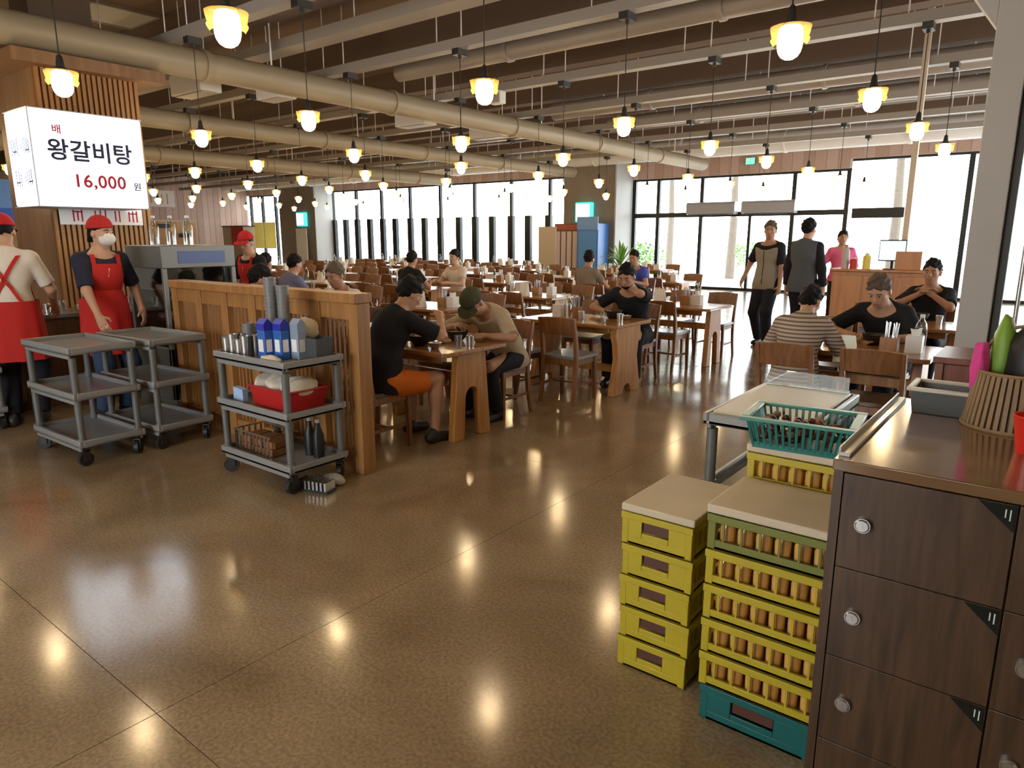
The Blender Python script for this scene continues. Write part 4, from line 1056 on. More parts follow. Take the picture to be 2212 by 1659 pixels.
# clear edge guard on the locker top
t = thing('edge_guard', 'clear acrylic edge guard along left side of locker top', 'guard', (LKX + 0.012, LKY + 0.03, LKH))
MB().box(-0.012, 0.016, 0, 0.80, 0, 0.010).box(-0.012, -0.006, 0, 0.80, 0.010, 0.024).build('strip', mat('guard_pale', (0.55,0.53,0.48), 0.15), t, bevel=0.002)
# serving tray on the locker
t = thing('serving_container', 'dark grey container with cream rim on locker top', 'container', (-0.245, 2.56, LKH))
bin_shape(MB(), 0.085, 0.085, 0.075).build('body', mat('container_grey', (0.10, 0.10, 0.095), 0.35), t, bevel=0.004)
rim(MB(), 0.094, 0.094, 0.072, 0.018, 0.012).build('rim', mat('container_rim', (0.52, 0.48, 0.38), 0.4), t, bevel=0.003)
# wicker basket
M_WICK = mat('wicker', (0.24, 0.155, 0.078), 0.7, noise=0.25, nscale=40)
wk = thing('wicker_basket', 'round wicker basket on the locker top, far right', 'basket', (-0.055, 2.47, LKH))
MB().lathe([(0.001,0.004),(0.128,0.004),(0.128,0.0),(0.001,0.0)], 28).lathe([(0.121,0.004),(0.099,0.165),(0.096,0.165),(0.118,0.006)], 28).build('lining', mat('wicker_dark', (0.08, 0.05, 0.026), 0.8), wk)
for k in range(44):
    a = 2*math.pi*k/44
    MB().sweep([(0.127*math.cos(a),0.127*math.sin(a),0.0),(0.115*math.cos(a),0.115*math.sin(a),0.085),(0.104*math.cos(a),0.104*math.sin(a),0.165)], 0.011, 0.005, side=(-math.sin(a), math.cos(a), 0)).build('cane', M_WICK, wk)
for z, rr_ in ((0.163, 0.104), (0.004, 0.128)):
    MB().tube([(rr_*math.cos(a), rr_*math.sin(a), z) for a in np.linspace(0, 2*math.pi, 37)], 0.006, 6).build('hoop', M_WICK, wk)
MB().tube([(-0.10*math.cos(a)+0.0, 0.02, 0.165 + 0.13*math.sin(a)) for a in np.linspace(0, math.pi, 15)], 0.006, 6).build('handle', M_WICK, wk)
blob('cloth_pouch', 'bright pink cloth hanging over the wicker basket edge', 'cloth', (-0.155, 2.46, 1.15), (0.024, 0.032, 0.085), mat('cloth_pink', (0.62, 0.05, 0.25), 0.8, bump=0.4, nscale=40), 21, 0.25)
blob('black_bag', 'black bag stuffed in the wicker basket', 'bag', (-0.02, 2.49, 1.13), (0.085, 0.075, 0.135), mat('bag_black', (0.012, 0.012, 0.013), 0.5), 22, 0.12)
blob('green_pouch', 'green pouch tucked beside the black bag', 'pouch', (-0.105, 2.50, 1.16), (0.032, 0.045, 0.12), mat('pouch_green', (0.16, 0.30, 0.025), 0.5), 23, 0.12)
t = thing('red_cup', 'red plastic cup on locker top at right edge', 'cup', (0.0, 2.19, LKH))
MB().lathe([(0.001,0),(0.036,0),(0.050,0.095),(0.053,0.097),(0.050,0.10),(0.046,0.097),(0.032,0.008),(0.001,0.008)], 22).build('body', mat('cup_red', (0.62, 0.025, 0.015), 0.3), t)
# reddish wood box and umbrella-like items beyond the lockers
t = thing('wooden_box', 'reddish brown wooden cabinet behind the wicker basket', 'cabinet', (-0.20, 3.95, 0))
M_MAH = wood('mahogany', (0.13, 0.03, 0.018), (0.20, 0.055, 0.03), 0.35, 'Z', 0.8)
MB().box(-0.21, 0.42, -0.2, 0.2, 0, 1.02).build('body', M_MAH, t, bevel=0.006)
MB().box(-0.22, 0.43, -0.21, 0.21, 1.02, 1.05).build('top', M_MAH, t, bevel=0.004)
MB().box(-0.205, -0.175, -0.215, -0.2, 0, 1.02).build('stile', W_CHAIR, t)

# ------------------------------------------------------------------ wooden booth partition and things on it
M_ORW = wood('wood_orange', (0.40, 0.15, 0.028), (0.52, 0.22, 0.05), 0.4, 'Z', 0.5)
t = thing('reception_counter', 'orange wood counter behind the seated men at right', 'counter', (-1.75, 9.75, 0))
MB().box(-0.55, 0.50, -0.15, 0.25, 0, 1.17).build('body', M_ORW, t, bevel=0.006)
MB().box(-0.58, 0.53, -0.19, 0.28, 1.17, 1.20).build('worktop', M_ORW, t, bevel=0.005)
MB().box(0.14, 0.42, -0.10, 0.20, 1.20, 1.42).build('riser', M_ORW, t, bevel=0.005)
for k in range(3): MB().box(-0.52 + 0.34*k, -0.20 + 0.34*k, -0.165, -0.15, 0.06, 1.12).build('panel', M_ORW, t, bevel=0.004)
t = thing('till_monitor', 'small pale blue till screen on orange counter', 'monitor', (-1.66, 9.72, 1.20))
MB().box(-0.15, 0.15, -0.02, 0.02, 0.10, 0.36).build('housing', M_BLACK, t, bevel=0.006)
MB().box(-0.14, 0.14, -0.023, -0.02, 0.115, 0.345).build('screen', mat('screen_blue', (0.2,0.35,0.45), 0.2, emit=(0.55,0.78,0.92), es=0.9), t)
MB().cyl((0,0,0), (0,0,0.012), 0.09, n=20).cyl((0,0.03,0.01), (0,0.03,0.2), 0.015, n=10).build('stand', M_BLACK, t)
for k, (x, c, h, lab) in enumerate([(-2.18, (0.45,0.40,0.38), 0.30, 'pale pump bottle on orange counter'), (-2.08, (0.55,0.03,0.02), 0.14, 'red canister on orange counter'), (-1.93, (0.75,0.65,0.10), 0.20, 'yellow carton on orange counter')]):
    t = thing('canister', lab, 'container', (x, 9.68, 1.20))
    MB().lathe([(0.001,0),(0.045,0),(0.047,h*0.75),(0.03,h*0.85),(0.02,h*0.9)], 14).build('body', mat('can_%d' % k, c, 0.4), t)
    MB().lathe([(0.001,h),(0.022,h*0.99),(0.024,h*0.86)], 12).build('cap', M_WHITE if k else mat('cap_rose', (0.45,0.2,0.18), 0.5), t)
t = thing('pole', 'slim cream pole rising behind the orange counter to ceiling', 'pole', (-1.68, 10.6, 0))
MB().box(-0.035, 0.035, -0.035, 0.035, 0, ZC).build('shaft', mat('pole_cream', (0.60, 0.50, 0.38), 0.5), t)
MB().box(-0.07, 0.07, -0.07, 0.07, 0, 0.012).build('base_plate', M_DARK, t)
# ------------------------------------------------------------------ by the big pillar
t = thing('drinks_fridge', 'tall blue drinks fridge against the taupe pillar', 'fridge', (-11.85, 19.35, 0))
MB().box(-0.38, 0.38, -0.33, 0.33, 0, 2.0).build('body', mat('fridge_blue', (0.05, 0.17, 0.52), 0.35, noise=0.25, nscale=2), t, bevel=0.01)
MB().box(-0.33, 0.33, -0.345, -0.33, 0.25, 1.75).build('door', mat('fridge_door', (0.10, 0.28, 0.62), 0.15), t)
MB().box(-0.38, 0.38, -0.36, -0.33, 1.8, 2.2).build('header', mat('fridge_header', (0.13, 0.28, 0.60), 0.3), t)
t = thing('menu_board', 'brown standing menu board with four pale columns of text', 'menu board', (-12.72, 19.2, 0))
MB().box(-0.48, 0.48, -0.04, 0.04, 0.2, 2.0).box(-0.44, -0.38, -0.15, 0.15, 0, 0.2).box(0.38, 0.44, -0.15, 0.15, 0, 0.2).build('board', mat('board_brown', (0.10, 0.06, 0.045), 0.6), t)
MB().box(-0.46, 0.46, -0.05, -0.04, 1.80, 1.97).build('title_strip', mat('title_red', (0.33, 0.07, 0.04), 0.6), t)
for k in range(4): MB().box(-0.43 + 0.22*k, -0.26 + 0.22*k, -0.05, -0.04, 0.6, 1.76).build('text_column', mat('column_pale', (0.60, 0.46, 0.40), 0.7), t)
t = thing('partition_screen', 'plain beige standing screen left of the menu board', 'screen', (-12.95, 18.4, 0))
MB().box(-0.33, 0.33, -0.03, 0.03, 0.1, 1.9).build('panel', mat('screen_beige', (0.48, 0.40, 0.30), 0.7), t, bevel=0.006)
MB().box(-0.3, -0.24, -0.2, 0.2, 0, 0.1).box(0.24, 0.3, -0.2, 0.2, 0, 0.1).build('foot', M_DARK, t)
for (x, y, h, lab) in [(-12.35, 19.60, 0.62, 'lit teal and white sign mounted on the taupe pillar'), (-27.6, 19.75, 0.62, 'lit teal and white sign on the far left pillar')]:
    t = thing('light_box_sign', lab, 'sign', (x, y, 2.05))
    MB().box(-0.30, 0.30, -0.10, 0.10, 0, h).build('housing', mat('sign_teal', (0.05, 0.50, 0.50), 0.4, emit=(0.1, 0.75, 0.72), es=0.8), t, bevel=0.03)
    MB().box(-0.25, 0.25, -0.108, -0.10, 0.06, h - 0.06).build('face', emission('sign_white', (0.85, 1.0, 1.0), 1.8), t)
    MB().box(-0.04, 0.04, 0.10, 0.15 if x > -20 else 0.10 + 0.01, 0.2, 0.4).build('bracket', M_DARK, t)
t = thing('banner_stand', 'white roll-up banner stand below far left teal sign', 'banner', (-27.35, 19.5, 0))
MB().box(-0.4, 0.4, -0.01, 0.01, 0.08, 1.95).build('sheet', M_PAPER, t)
MB().box(-0.42, 0.42, -0.1, 0.1, 0, 0.08).build('base', M_STEEL, t)
# air curtains over the doors
for k, xc in enumerate((-8.5, -6.8)):
    t = thing('air_curtain', 'grey air curtain unit above entrance doors, %s one' % ['left', 'right'][k], 'air curtain', (xc, 20.62, 2.24), 0, 'air curtains')
    MB().prism([(-0.17,0.05),(-0.17,0.30),(-0.12,0.36),(0.16,0.36),(0.16,0.0),(-0.08,0.0)], 'x', -0.75, 0.75).build('housing', mat('curtain_grey', (0.33, 0.33, 0.345), 0.45), t, bevel=0.01)
    MB().box(-0.7, 0.7, -0.10, 0.0, -0.01, 0.0).build('outlet', M_DARK, t)
# exit sign
t = thing('exit_sign', 'small green lit exit sign above the entrance doors', 'sign', (-7.45, 20.70, 3.62))
MB().box(-0.14, 0.14, -0.03, 0.06, 0, 0.2).build('housing', mat('exit_body', (0.1, 0.2, 0.15), 0.5), t)
MB().box(-0.13, 0.13, -0.034, -0.03, 0.01, 0.19).build('face', emission('exit_green', (0.25, 0.9, 0.55), 1.0), t)
# potted palm
pl = thing('potted_palm', 'green potted palm before the white edge of the pillar', 'plant', (-10.75, 19.2, 0))
MB().lathe([(0.001,0),(0.16,0),(0.21,0.38),(0.22,0.40),(0.19,0.40),(0.001,0.36)], 20).build('pot', mat('pot_white', (0.6,0.6,0.58), 0.4), pl)
MB().tube([(0,0,0.36),(0.02,0.01,0.8)], [0.03,0.02], 8).build('stem', M_BARK, pl)
rr = random.Random(2); M_PALM = [mat('palm_a', (0.13,0.30,0.04), 0.45), mat('palm_b', (0.20,0.40,0.07), 0.45)]
for k in range(26):
    a = rr.uniform(0, 6.28); L = rr.uniform(0.6, 1.05); e = rr.uniform(0.5, 1.3); pts = []
    for q in range(8):
        s = q/7; r_ = L*s*math.cos(e)*1.1; z = 0.55 + 0.3*(k/26) + L*(s*math.sin(e)*1.15 - 0.55*s*s*(1.4 - e*0.6))
        pts.append(Vector((r_*math.cos(a), r_*math.sin(a), z)))
    sd = Vector((-math.sin(a), math.cos(a), 0)); b = MB(); vs = []; fs = []
    for q, p in enumerate(pts):
        w_ = 0.045*math.sin(math.pi*(0.12 + 0.86*q/7))
        vs += [p - sd*w_, p + Vector((0,0,0.012)), p + sd*w_]
    for q in range(7): fs += [(3*q, 3*q+1, 3*q+4, 3*q+3), (3*q+1, 3*q+2, 3*q+5, 3*q+4)]
    b.add(vs, fs).build('leaf', M_PALM[k % 2], pl)
# ------------------------------------------------------------------ people: implicit bodies polygonised into one skin
def V(*a): return np.array(a, float)
def unit(v): return v/np.linalg.norm(v)
class Field:
    def __init__(s, lo, hi, h):
        s.h = h; s.lo = np.array(lo, float); n = np.ceil((np.array(hi) - s.lo)/h).astype(int) + 1
        s.ax = [s.lo[i] + h*np.arange(n[i]) for i in range(3)]
        s.D = np.full(n, 0.5, np.float32)
    def sub(s, lo, hi):
        return tuple(slice(max(0, int((lo[i]-s.lo[i])/s.h)), max(0, min(s.D.shape[i], int((hi[i]-s.lo[i])/s.h) + 2))) for i in range(3))
    def add(s, prim, k=0.03, inflate=0.0):
        d, lo, hi = prim
        pad = k + inflate + 3*s.h
        sl = s.sub(lo - pad, hi + pad)
        X, Y, Z = np.meshgrid(s.ax[0][sl[0]], s.ax[1][sl[1]], s.ax[2][sl[2]], indexing='ij', sparse=True)
        if 0 in (X.size, Y.size, Z.size): return
        b = d(X, Y, Z) - inflate; a = s.D[sl]
        hh = np.maximum(k - np.abs(a - b), 0)/max(k, 1e-6)
        s.D[sl] = np.minimum(a, b) - hh*hh*k*0.25
    def carve(s, fn):
        X, Y, Z = np.meshgrid(*s.ax, indexing='ij', sparse=True)
        s.D = np.maximum(s.D, fn(X, Y, Z).astype(np.float32))
    def mesh(s):
        D = s.D; S = D < 0; n = D.shape
        cnt = np.zeros((n[0]-1, n[1]-1, n[2]-1), np.int8)
        for i in (0,1):
            for j in (0,1):
                for k in (0,1): cnt += S[i:n[0]-1+i, j:n[1]-1+j, k:n[2]-1+k]
        act = (cnt > 0) & (cnt < 8)
        I, J, K = np.nonzero(act)
        idx = np.full(act.shape, -1, np.int64); idx[I, J, K] = np.arange(len(I))
        acc = np.zeros((len(I), 3)); num = np.zeros(len(I))
        cs = [(i,j,k) for i in (0,1) for j in (0,1) for k in (0,1)]
        for a in cs:
            for ax in range(3):
                if a[ax]: continue
                b = list(a); b[ax] = 1
                da = D[I+a[0], J+a[1], K+a[2]]; db = D[I+b[0], J+b[1], K+b[2]]
                cr = (da < 0) != (db < 0)
                t = np.where(cr, da/np.where(cr, da - db, 1), 0)
                p = np.tile(np.array(a, float), (len(I), 1)); p[:, ax] += t
                acc += p*cr[:, None]; num += cr
        verts = s.lo + s.h*(np.stack([I, J, K], 1) + acc/num[:, None])
        quads = []
        for ax in range(3):
            A = [slice(None)]*3; B = [slice(None)]*3; A[ax] = slice(0, -1); B[ax] = slice(1, None)
            sa, sb = S[tuple(A)], S[tuple(B)]
            e = np.argwhere(sa != sb)
            u, w = (ax+1) % 3, (ax+2) % 3
            e = e[(e[:, u] > 0) & (e[:, w] > 0) & (e[:, u] < n[u]-1) & (e[:, w] < n[w]-1)]
            def cell(du, dw):
                c = e.copy(); c[:, u] -= du; c[:, w] -= dw; return idx[c[:,0], c[:,1], c[:,2]]
            q = np.stack([cell(1,1), cell(0,1), cell(0,0), cell(1,0)], 1)
            fl = sa[e[:,0], e[:,1], e[:,2]]
            q[~fl] = q[~fl][:, ::-1]
            quads.append(q)
        return verts, np.concatenate(quads)
def np_mesh(name, parts, m):
    vs, qs, o = [], [], 0
    for v, q in parts: vs.append(v); qs.append(q + o); o += len(v)
    v = np.concatenate(vs); q = np.concatenate(qs)
    me = bpy.data.meshes.new(name)
    me.vertices.add(len(v)); me.vertices.foreach_set('co', v.astype(np.float32).ravel())
    me.loops.add(q.size); me.loops.foreach_set('vertex_index', q.astype(np.int32).ravel())
    me.polygons.add(len(q)); me.polygons.foreach_set('loop_start', np.arange(0, q.size, 4, dtype=np.int32))
    me.polygons.foreach_set('use_smooth', np.ones(len(q), bool))
    me.update(calc_edges=True); me.validate(); me.materials.append(m)
    return me
def cap(a, b, ra, rb):
    a, b = np.array(a, float), np.array(b, float); ab = b - a; L2 = ab @ ab + 1e-9; r = max(ra, rb)
    def d(X, Y, Z):
        px, py, pz = X - a[0], Y - a[1], Z - a[2]
        t = np.clip((px*ab[0] + py*ab[1] + pz*ab[2])/L2, 0, 1)
        return np.sqrt((px - t*ab[0])**2 + (py - t*ab[1])**2 + (pz - t*ab[2])**2) - (ra + (rb - ra)*t)
    return d, np.minimum(a, b) - r, np.maximum(a, b) + r
def capcut(a, b, ra, rb):
    """tapered capsule with a flat end at b"""
    a, b = np.array(a, float), np.array(b, float); f, lo, hi = cap(a, b + (b-a)*0.15, ra, rb); n = unit(b - a)
    return (lambda X, Y, Z: np.maximum(f(X, Y, Z), (X-b[0])*n[0] + (Y-b[1])*n[1] + (Z-b[2])*n[2])), lo, hi
def ellp(c, r, Rm=None):
    c, r = np.array(c, float), np.array(r, float); Rm = np.eye(3) if Rm is None else Rm; m = r.max()
    def d(X, Y, Z):
        p = [X - c[0], Y - c[1], Z - c[2]]
        q = [p[0]*Rm[0,i] + p[1]*Rm[1,i] + p[2]*Rm[2,i] for i in range(3)]
        k0 = np.sqrt(sum((q[i]/r[i])**2 for i in range(3))); k1 = np.sqrt(sum((q[i]/r[i]**2)**2 for i in range(3))) + 1e-6
        return k0*(k0 - 1)/k1
    return d, c - m, c + m
def rotm(axis, a): return np.array(Matrix.Rotation(a, 3, axis))
def ik(a, t, l1, l2, pole):
    d = t - a; L = np.linalg.norm(d)
    if L > (l1 + l2)*0.995: t = a + d/L*(l1 + l2)*0.995; d = t - a; L = np.linalg.norm(d)
    u = d/L; x = (l1*l1 - l2*l2 + L*L)/(2*L); h = math.sqrt(max(l1*l1 - x*x, 0))
    p = np.array(pole, float); p = p - (p @ u)*u; p = p/(np.linalg.norm(p) + 1e-9)
    return a + u*x + p*h, t
SKIN = [mat('skin_a', (0.50, 0.29, 0.19), 0.5, spec=0.35, noise=0.08, nscale=12), mat('skin_b', (0.40, 0.215, 0.135), 0.5, spec=0.35, noise=0.08, nscale=12), mat('skin_c', (0.56, 0.35, 0.25), 0.5, spec=0.35, noise=0.08, nscale=12)]
HAIRB = mat('hair_black', (0.008, 0.007, 0.007), 0.65, spec=0.15, bump=0.6, nscale=120)
HAIRG = mat('hair_grey_brown', (0.11, 0.085, 0.065), 0.65, spec=0.15, bump=0.6, nscale=120)
M_EYE = mat('eye_dark', (0.02, 0.014, 0.01), 0.2)
M_EYEW = mat('eye_white', (0.34, 0.30, 0.27), 0.5, spec=0.2)
M_LIP = mat('lip', (0.36, 0.14, 0.11), 0.5)
M_SHOE = mat('shoe_black', (0.018, 0.017, 0.017), 0.45)
def fab(n, c, r=0.85): return mat('fabric_' + n, c, r, spec=0.25, noise=0.12, nscale=25, bump=0.12)

def person(label, loc, rz, s=1.0, seated=False, lean=0.0, side=0.0, pitch=0.0, yaw=0.0, hands=None, feet=None, poles=None,
           skin=0, shirt=None, sleeve=0.55, pants=None, leg=0.97, hair=HAIRB, vox=0.011, extras=(), curl=0.7, belly=0.0, hem=-0.10, pelz=None, hairlen=0.0, groupname='people in the hall'):
    root = thing('person', label, 'person', loc, rz, groupname)
    P = V(0, 0, pelz if pelz else ((0.455 + 0.085*s) if seated else 0.93*s))
    rx = lambda a: rotm('Y', side) @ rotm('X', -a)
    u1, u2, u3 = (rx(lean*f) @ V(0,0,1) for f in (0.6, 1.0, 1.35))
    X = V(1, 0, 0); X = rotm('Y', side) @ X
    W = P + u1*0.19*s; Cc = W + u2*0.17*s; N = Cc + u3*0.165*s
    RT1, RT2, RT3 = rx(lean*0.6), rx(lean), rx(lean*1.35)
    RH = rotm('Z', yaw) @ rotm('X', -pitch)
    hu = RH @ V(0,0,1)
    HC = N + u3*0.055*s + hu*0.125*s + (RH @ V(0, 0.02, 0))*s
    Sh = [N - u3*0.055*s + X*sx*0.168*s for sx in (-1, 1)]
    if hands is None: hands = [P + V(-0.24, 0.05, 0.0), P + V(0.24, 0.05, 0.0)]
    poles = poles or [V(-0.6, -0.6, -0.5), V(0.6, -0.6, -0.5)]
    arms = []
    for i in (0, 1):
        e, w = ik(Sh[i], np.array(hands[i], float), 0.285*s, 0.245*s, poles[i]); arms.append((Sh[i], e, w))
    if feet is None:
        feet = [(-0.12, 0.46, 0.085), (0.12, 0.46, 0.085)] if seated else [(-0.10, 0.0, 0.085), (0.10, 0.02, 0.085)]
    legs = []
    for i, sx in enumerate((-1, 1)):
        h = P + X*sx*0.088*s - V(0,0,0.03*s)
        k, a = ik(h, np.array(feet[i], float), 0.43*s, 0.43*s, V(sx*0.15, 1.0, 0.55 if seated else 0.0)); legs.append((h, k, a))
    torso = [(ellp(P, V(0.165, 0.115, 0.125)*s, RT1), 0.05), (ellp(P + u1*0.12*s, V(0.148 + belly, 0.108 + belly, 0.15)*s, RT1), 0.06),
             (ellp(Cc - u2*0.0, V(0.165, 0.112, 0.185)*s, RT2), 0.06), (cap(Sh[0] + X*0.02*s, Sh[1] - X*0.02*s, 0.062*s, 0.062*s), 0.06), (cap(Cc + u3*0.05*s, N + u3*0.02*s, 0.10*s, 0.06*s), 0.06)]
    HS = lambda p: HC + (RH @ np.array(p, float))*s
    head = [(cap(N - u3*0.02*s, HC - hu*0.03*s, 0.056*s, 0.054*s), 0.03),
            (ellp(HS((0,-0.012,0.03)), V(0.076,0.096,0.100)*s, RH), 0.02), (ellp(HS((0,0.022,-0.045)), V(0.060,0.070,0.078)*s, RH), 0.03),
            (ellp(HS((0,0.050,-0.098)), V(0.030,0.026,0.020)*s, RH), 0.025), (ellp(HS((0,0.072,0.032)), V(0.050,0.016,0.012)*s, RH), 0.02),
            (cap(HS((0,0.086,0.018)), HS((0,0.103,-0.022)), 0.009*s, 0.015*s), 0.012), (ellp(HS((0,0.082,-0.060)), V(0.026,0.012,0.012)*s, RH), 0.012)]
    for sx in (-1, 1):
        head.append((ellp(HS((sx*0.078,-0.012,-0.012)), V(0.010,0.022,0.032)*s, RH), 0.006))
        head.append((ellp(HS((sx*0.042,0.058,-0.018)), V(0.024,0.020,0.018)*s, RH), 0.02))
    limb = []
    for (a, e, w) in arms: limb += [(cap(a, e, 0.050*s, 0.040*s), 0.04), (cap(e, w, 0.040*s, 0.026*s), 0.02), (ellp(a*0.75 + e*0.25, V(1,1,1)*0.053*s), 0.03)]
    for (h, k, a) in legs:
        limb += [(cap(h, k, 0.088*s, 0.056*s), 0.05), (cap(k, a, 0.054*s, 0.036*s), 0.02), (ellp(k*0.68 + a*0.32 - V(0, 0.016, 0), V(0.050, 0.052, 0.10)*s), 0.03), (cap(a - V(0,0.03,0.045), a + V(0,0.13,-0.055), 0.036*s, 0.030*s), 0.02)]
    handp = []
    for i, (a, e, w) in enumerate(arms):
        f = unit(w - e); sx = -1 if i == 0 else 1
        nrm = V(-sx*0.55, 0.05, -0.8); nrm = unit(nrm - (nrm @ f)*f); lat = np.cross(f, nrm)
        if (lat @ V(-sx, 0.6, 0.3)) < 0: lat = -lat
        pc = w + f*0.052*s
        handp.append((ellp(pc, V(0.040, 0.015, 0.050)*s, np.stack([lat, nrm, f], 1)), 0.015))
        handp.append((cap(w, pc, 0.027*s, 0.026*s), 0.02))
        for q in range(4):
            off = (1.5 - q)*0.0215; ln = (0.072, 0.080, 0.074, 0.058)[q]
            b0_ = w + f*0.088*s + lat*off*s; c1 = curl*0.7; c2 = curl*1.6
            d1 = f*math.cos(c1) + nrm*math.sin(c1); d2 = f*math.cos(c2) + nrm*math.sin(c2)
            k1 = b0_ + d1*ln*0.5*s; k2 = k1 + d2*ln*0.55*s
            handp += [(cap(b0_ - f*0.02*s, k1, 0.0100*s, 0.0092*s), 0.004), (cap(k1, k2, 0.0092*s, 0.0075*s), 0.004)]
        t0 = w + f*0.03*s + lat*0.030*s; t1 = t0 + (f*0.5 + lat*0.6 + nrm*0.45)*0.045*s; t2 = t1 + (f*0.8 + nrm*0.5)*0.034*s
        handp += [(cap(t0, t1, 0.014*s, 0.0112*s), 0.008), (cap(t1, t2, 0.0108*s, 0.0085*s), 0.004)]
    def bounds(pr, pad=0.06):
        return np.min([p[0][1] for p in pr], 0) - pad, np.max([p[0][2] for p in pr], 0) + pad
    allp = torso + head + limb + handp
    F = Field(*bounds(allp), vox)
    for p, k in allp: F.add(p, k)
    # eye sockets
    for sx in (-1, 1):
        q = HS((sx*0.031, 0.104, 0.008)); f_, lo, hi = ellp(q, V(0.017, 0.017, 0.010)*s, RH); sl = F.sub(lo - 0.01, hi + 0.01)
        Xg, Yg, Zg = np.meshgrid(F.ax[0][sl[0]], F.ax[1][sl[1]], F.ax[2][sl[2]], indexing='ij', sparse=True)
        F.D[sl] = np.maximum(F.D[sl], -f_(Xg, Yg, Zg))
    link('body', np_mesh('body', [F.mesh()], SKIN[skin]), root)
    # face details
    rot = Matrix([list(r) for r in RH])
    for sx in (-1, 1):
        eb = MB(); eb.ell(HS((sx*0.031, 0.079, 0.008)), (0.0130*s, 0.0095*s, 0.0062*s), 10, 6, 0, rot).ell(HS((sx*0.031, 0.0865, 0.008)), (0.0062*s, 0.004*s, 0.0065*s), 8, 5, 1, rot)
        eb.build('eye', [M_EYEW, M_EYE], root)
    for sx in (-1, 1): MB().tube([HS((sx*0.014,0.0895,0.028)), HS((sx*0.032,0.0880,0.033)), HS((sx*0.050,0.0770,0.027))], 0.0036*s, 6).build('eyebrow', hair if hair else HAIRB, root)
    if 'mask' not in extras: MB().ell(HS((0, 0.0905, -0.058)), (0.021*s, 0.006*s, 0.0065*s), 12, 6, 0, rot).build('lips', M_LIP, root)
    cv = vox*1.05
    if hair:
        hat = any(e in ('red_cap', 'olive_cap', 'bandana') for e in extras)
        f1, lo, hi = ellp(HS((0,-0.014,0.034)), (V(0.079,0.099,0.100) if hat else V(0.086,0.108,0.116))*s, RH)
        G = Field(lo - 0.03, hi + 0.03, 0.008); G.add((f1, lo, hi), 0.001)
        if hairlen: G.add(ellp(HS((0,-0.05,-0.06)), V(0.078,0.06,0.09 + hairlen)*s, RH), 0.03)
        def face(Xg, Yg, Zg):
            px, py, pz = (Xg-HC[0])/s, (Yg-HC[1])/s, (Zg-HC[2])/s
            y = px*RH[0,1] + py*RH[1,1] + pz*RH[2,1]; z = px*RH[0,2] + py*RH[1,2] + pz*RH[2,2]
            x = px*RH[0,0] + py*RH[1,0] + pz*RH[2,0]
            return np.maximum((0.95*y - z - 0.004 + 0.009*np.sin(x*85 + 1.0) + 0.006*np.sin(x*190))/1.38, -(z + 0.075 + hairlen + 0.006*np.sin(x*140)))*s
        Xg, Yg, Zg = np.meshgrid(*G.ax, indexing='ij', sparse=True)
        G.D = G.D + (0.2 if hat else 1.0)*(0.008*np.sin(Xg*58 + 3*np.sin(Zg*35)) * np.sin(Yg*48 + 1.3) + 0.004*np.sin(Zg*95 + Xg*70 + Yg*60)).astype(np.float32)
        G.carve(face)
        link('hair', np_mesh('hair', [G.mesh()], hair), root)
    ctx = dict(root=root, HS=HS, RH=RH, rot=rot, HC=HC, P=P, N=N, W=W, Cc=Cc, u1=u1, u2=u2, u3=u3, Sh=Sh, arms=arms, legs=legs, torso=torso, s=s, X=X, RT1=RT1, RT2=RT2, cv=cv)
    def plane(p, n): return lambda Xg, Yg, Zg: (Xg-p[0])*n[0] + (Yg-p[1])*n[1] + (Zg-p[2])*n[2]
    if shirt:
        pr = [(p, k) for p, k in torso] + ([] if any('apron' in e for e in extras) else [(cap(P - X*0.075*s - u1*0.06*s, P + X*0.075*s - u1*0.06*s, 0.112*s, 0.112*s), 0.05)])
        if any('apron' in e for e in extras): hem = 0.02
        sl_ = []
        for (a, e, w) in arms:
            if sleeve <= 1: sl_.append(capcut(a, a + (e-a)*sleeve, 0.058*s, 0.056*s))
            else: sl_ += [cap(a, e, 0.055*s, 0.047*s), capcut(e, e + (w-e)*(sleeve-1), 0.047*s, 0.040*s)]
        G = Field(*bounds(pr + [(q, 0) for q in sl_]), cv)
        for p, k in pr: G.add(p, k, 0.014*s)
        hp = plane(P + u1*hem*s, -u1); np_ = plane(N + u3*0.018*s + V(0,0.0,0), unit(u3 + 0.55*(RT2 @ V(0,1,0))))
        G.carve(hp); G.carve(np_)
        for q in sl_: G.add(q, 0.03, 0.008*s)
        G.carve(hp)
        link('shirt', np_mesh('shirt', [G.mesh()], shirt), root)
    if pants:
        pr = [(torso[0][0], 0.05)]
        for (h, k, a) in legs:
            if leg <= 0.5: pr.append((capcut(h, h + (k-h)*leg*2, 0.100*s, 0.088*s), 0.05))
            else: pr += [(cap(h, k, 0.094*s, 0.068*s), 0.05), (capcut(k, k + (a-k)*(leg-0.5)*2, 0.066*s, 0.056*s), 0.03)]
        G = Field(*bounds(pr), cv)
        for p, k in pr: G.add(p, k, 0.012*s)
        G.carve(plane(P + u1*0.10*s, u1))
        link('trousers', np_mesh('trousers', [G.mesh()], pants), root)
    for (h, k, a) in legs:
        G = Field(a - V(0.09,0.14,0.1), a + V(0.09,0.24,0.08), cv)
        G.add(cap(a - V(0,0.045,0.035), a + V(0,0.135,-0.05), 0.047*s, 0.040*s), 0.01); G.add(cap(a - V(0,0.03,0.03), a + V(0,-0.02,0.0), 0.046*s, 0.044*s), 0.03)
        G.carve(lambda Xg, Yg, Zg: 0.002 - Zg + 0*Xg + 0*Yg)
        link('shoe', np_mesh('shoe', [G.mesh()], M_SHOE), root)
    for ex in extras:
        if ex in EX: EX[ex](ctx)
    return ctx
EX = {}
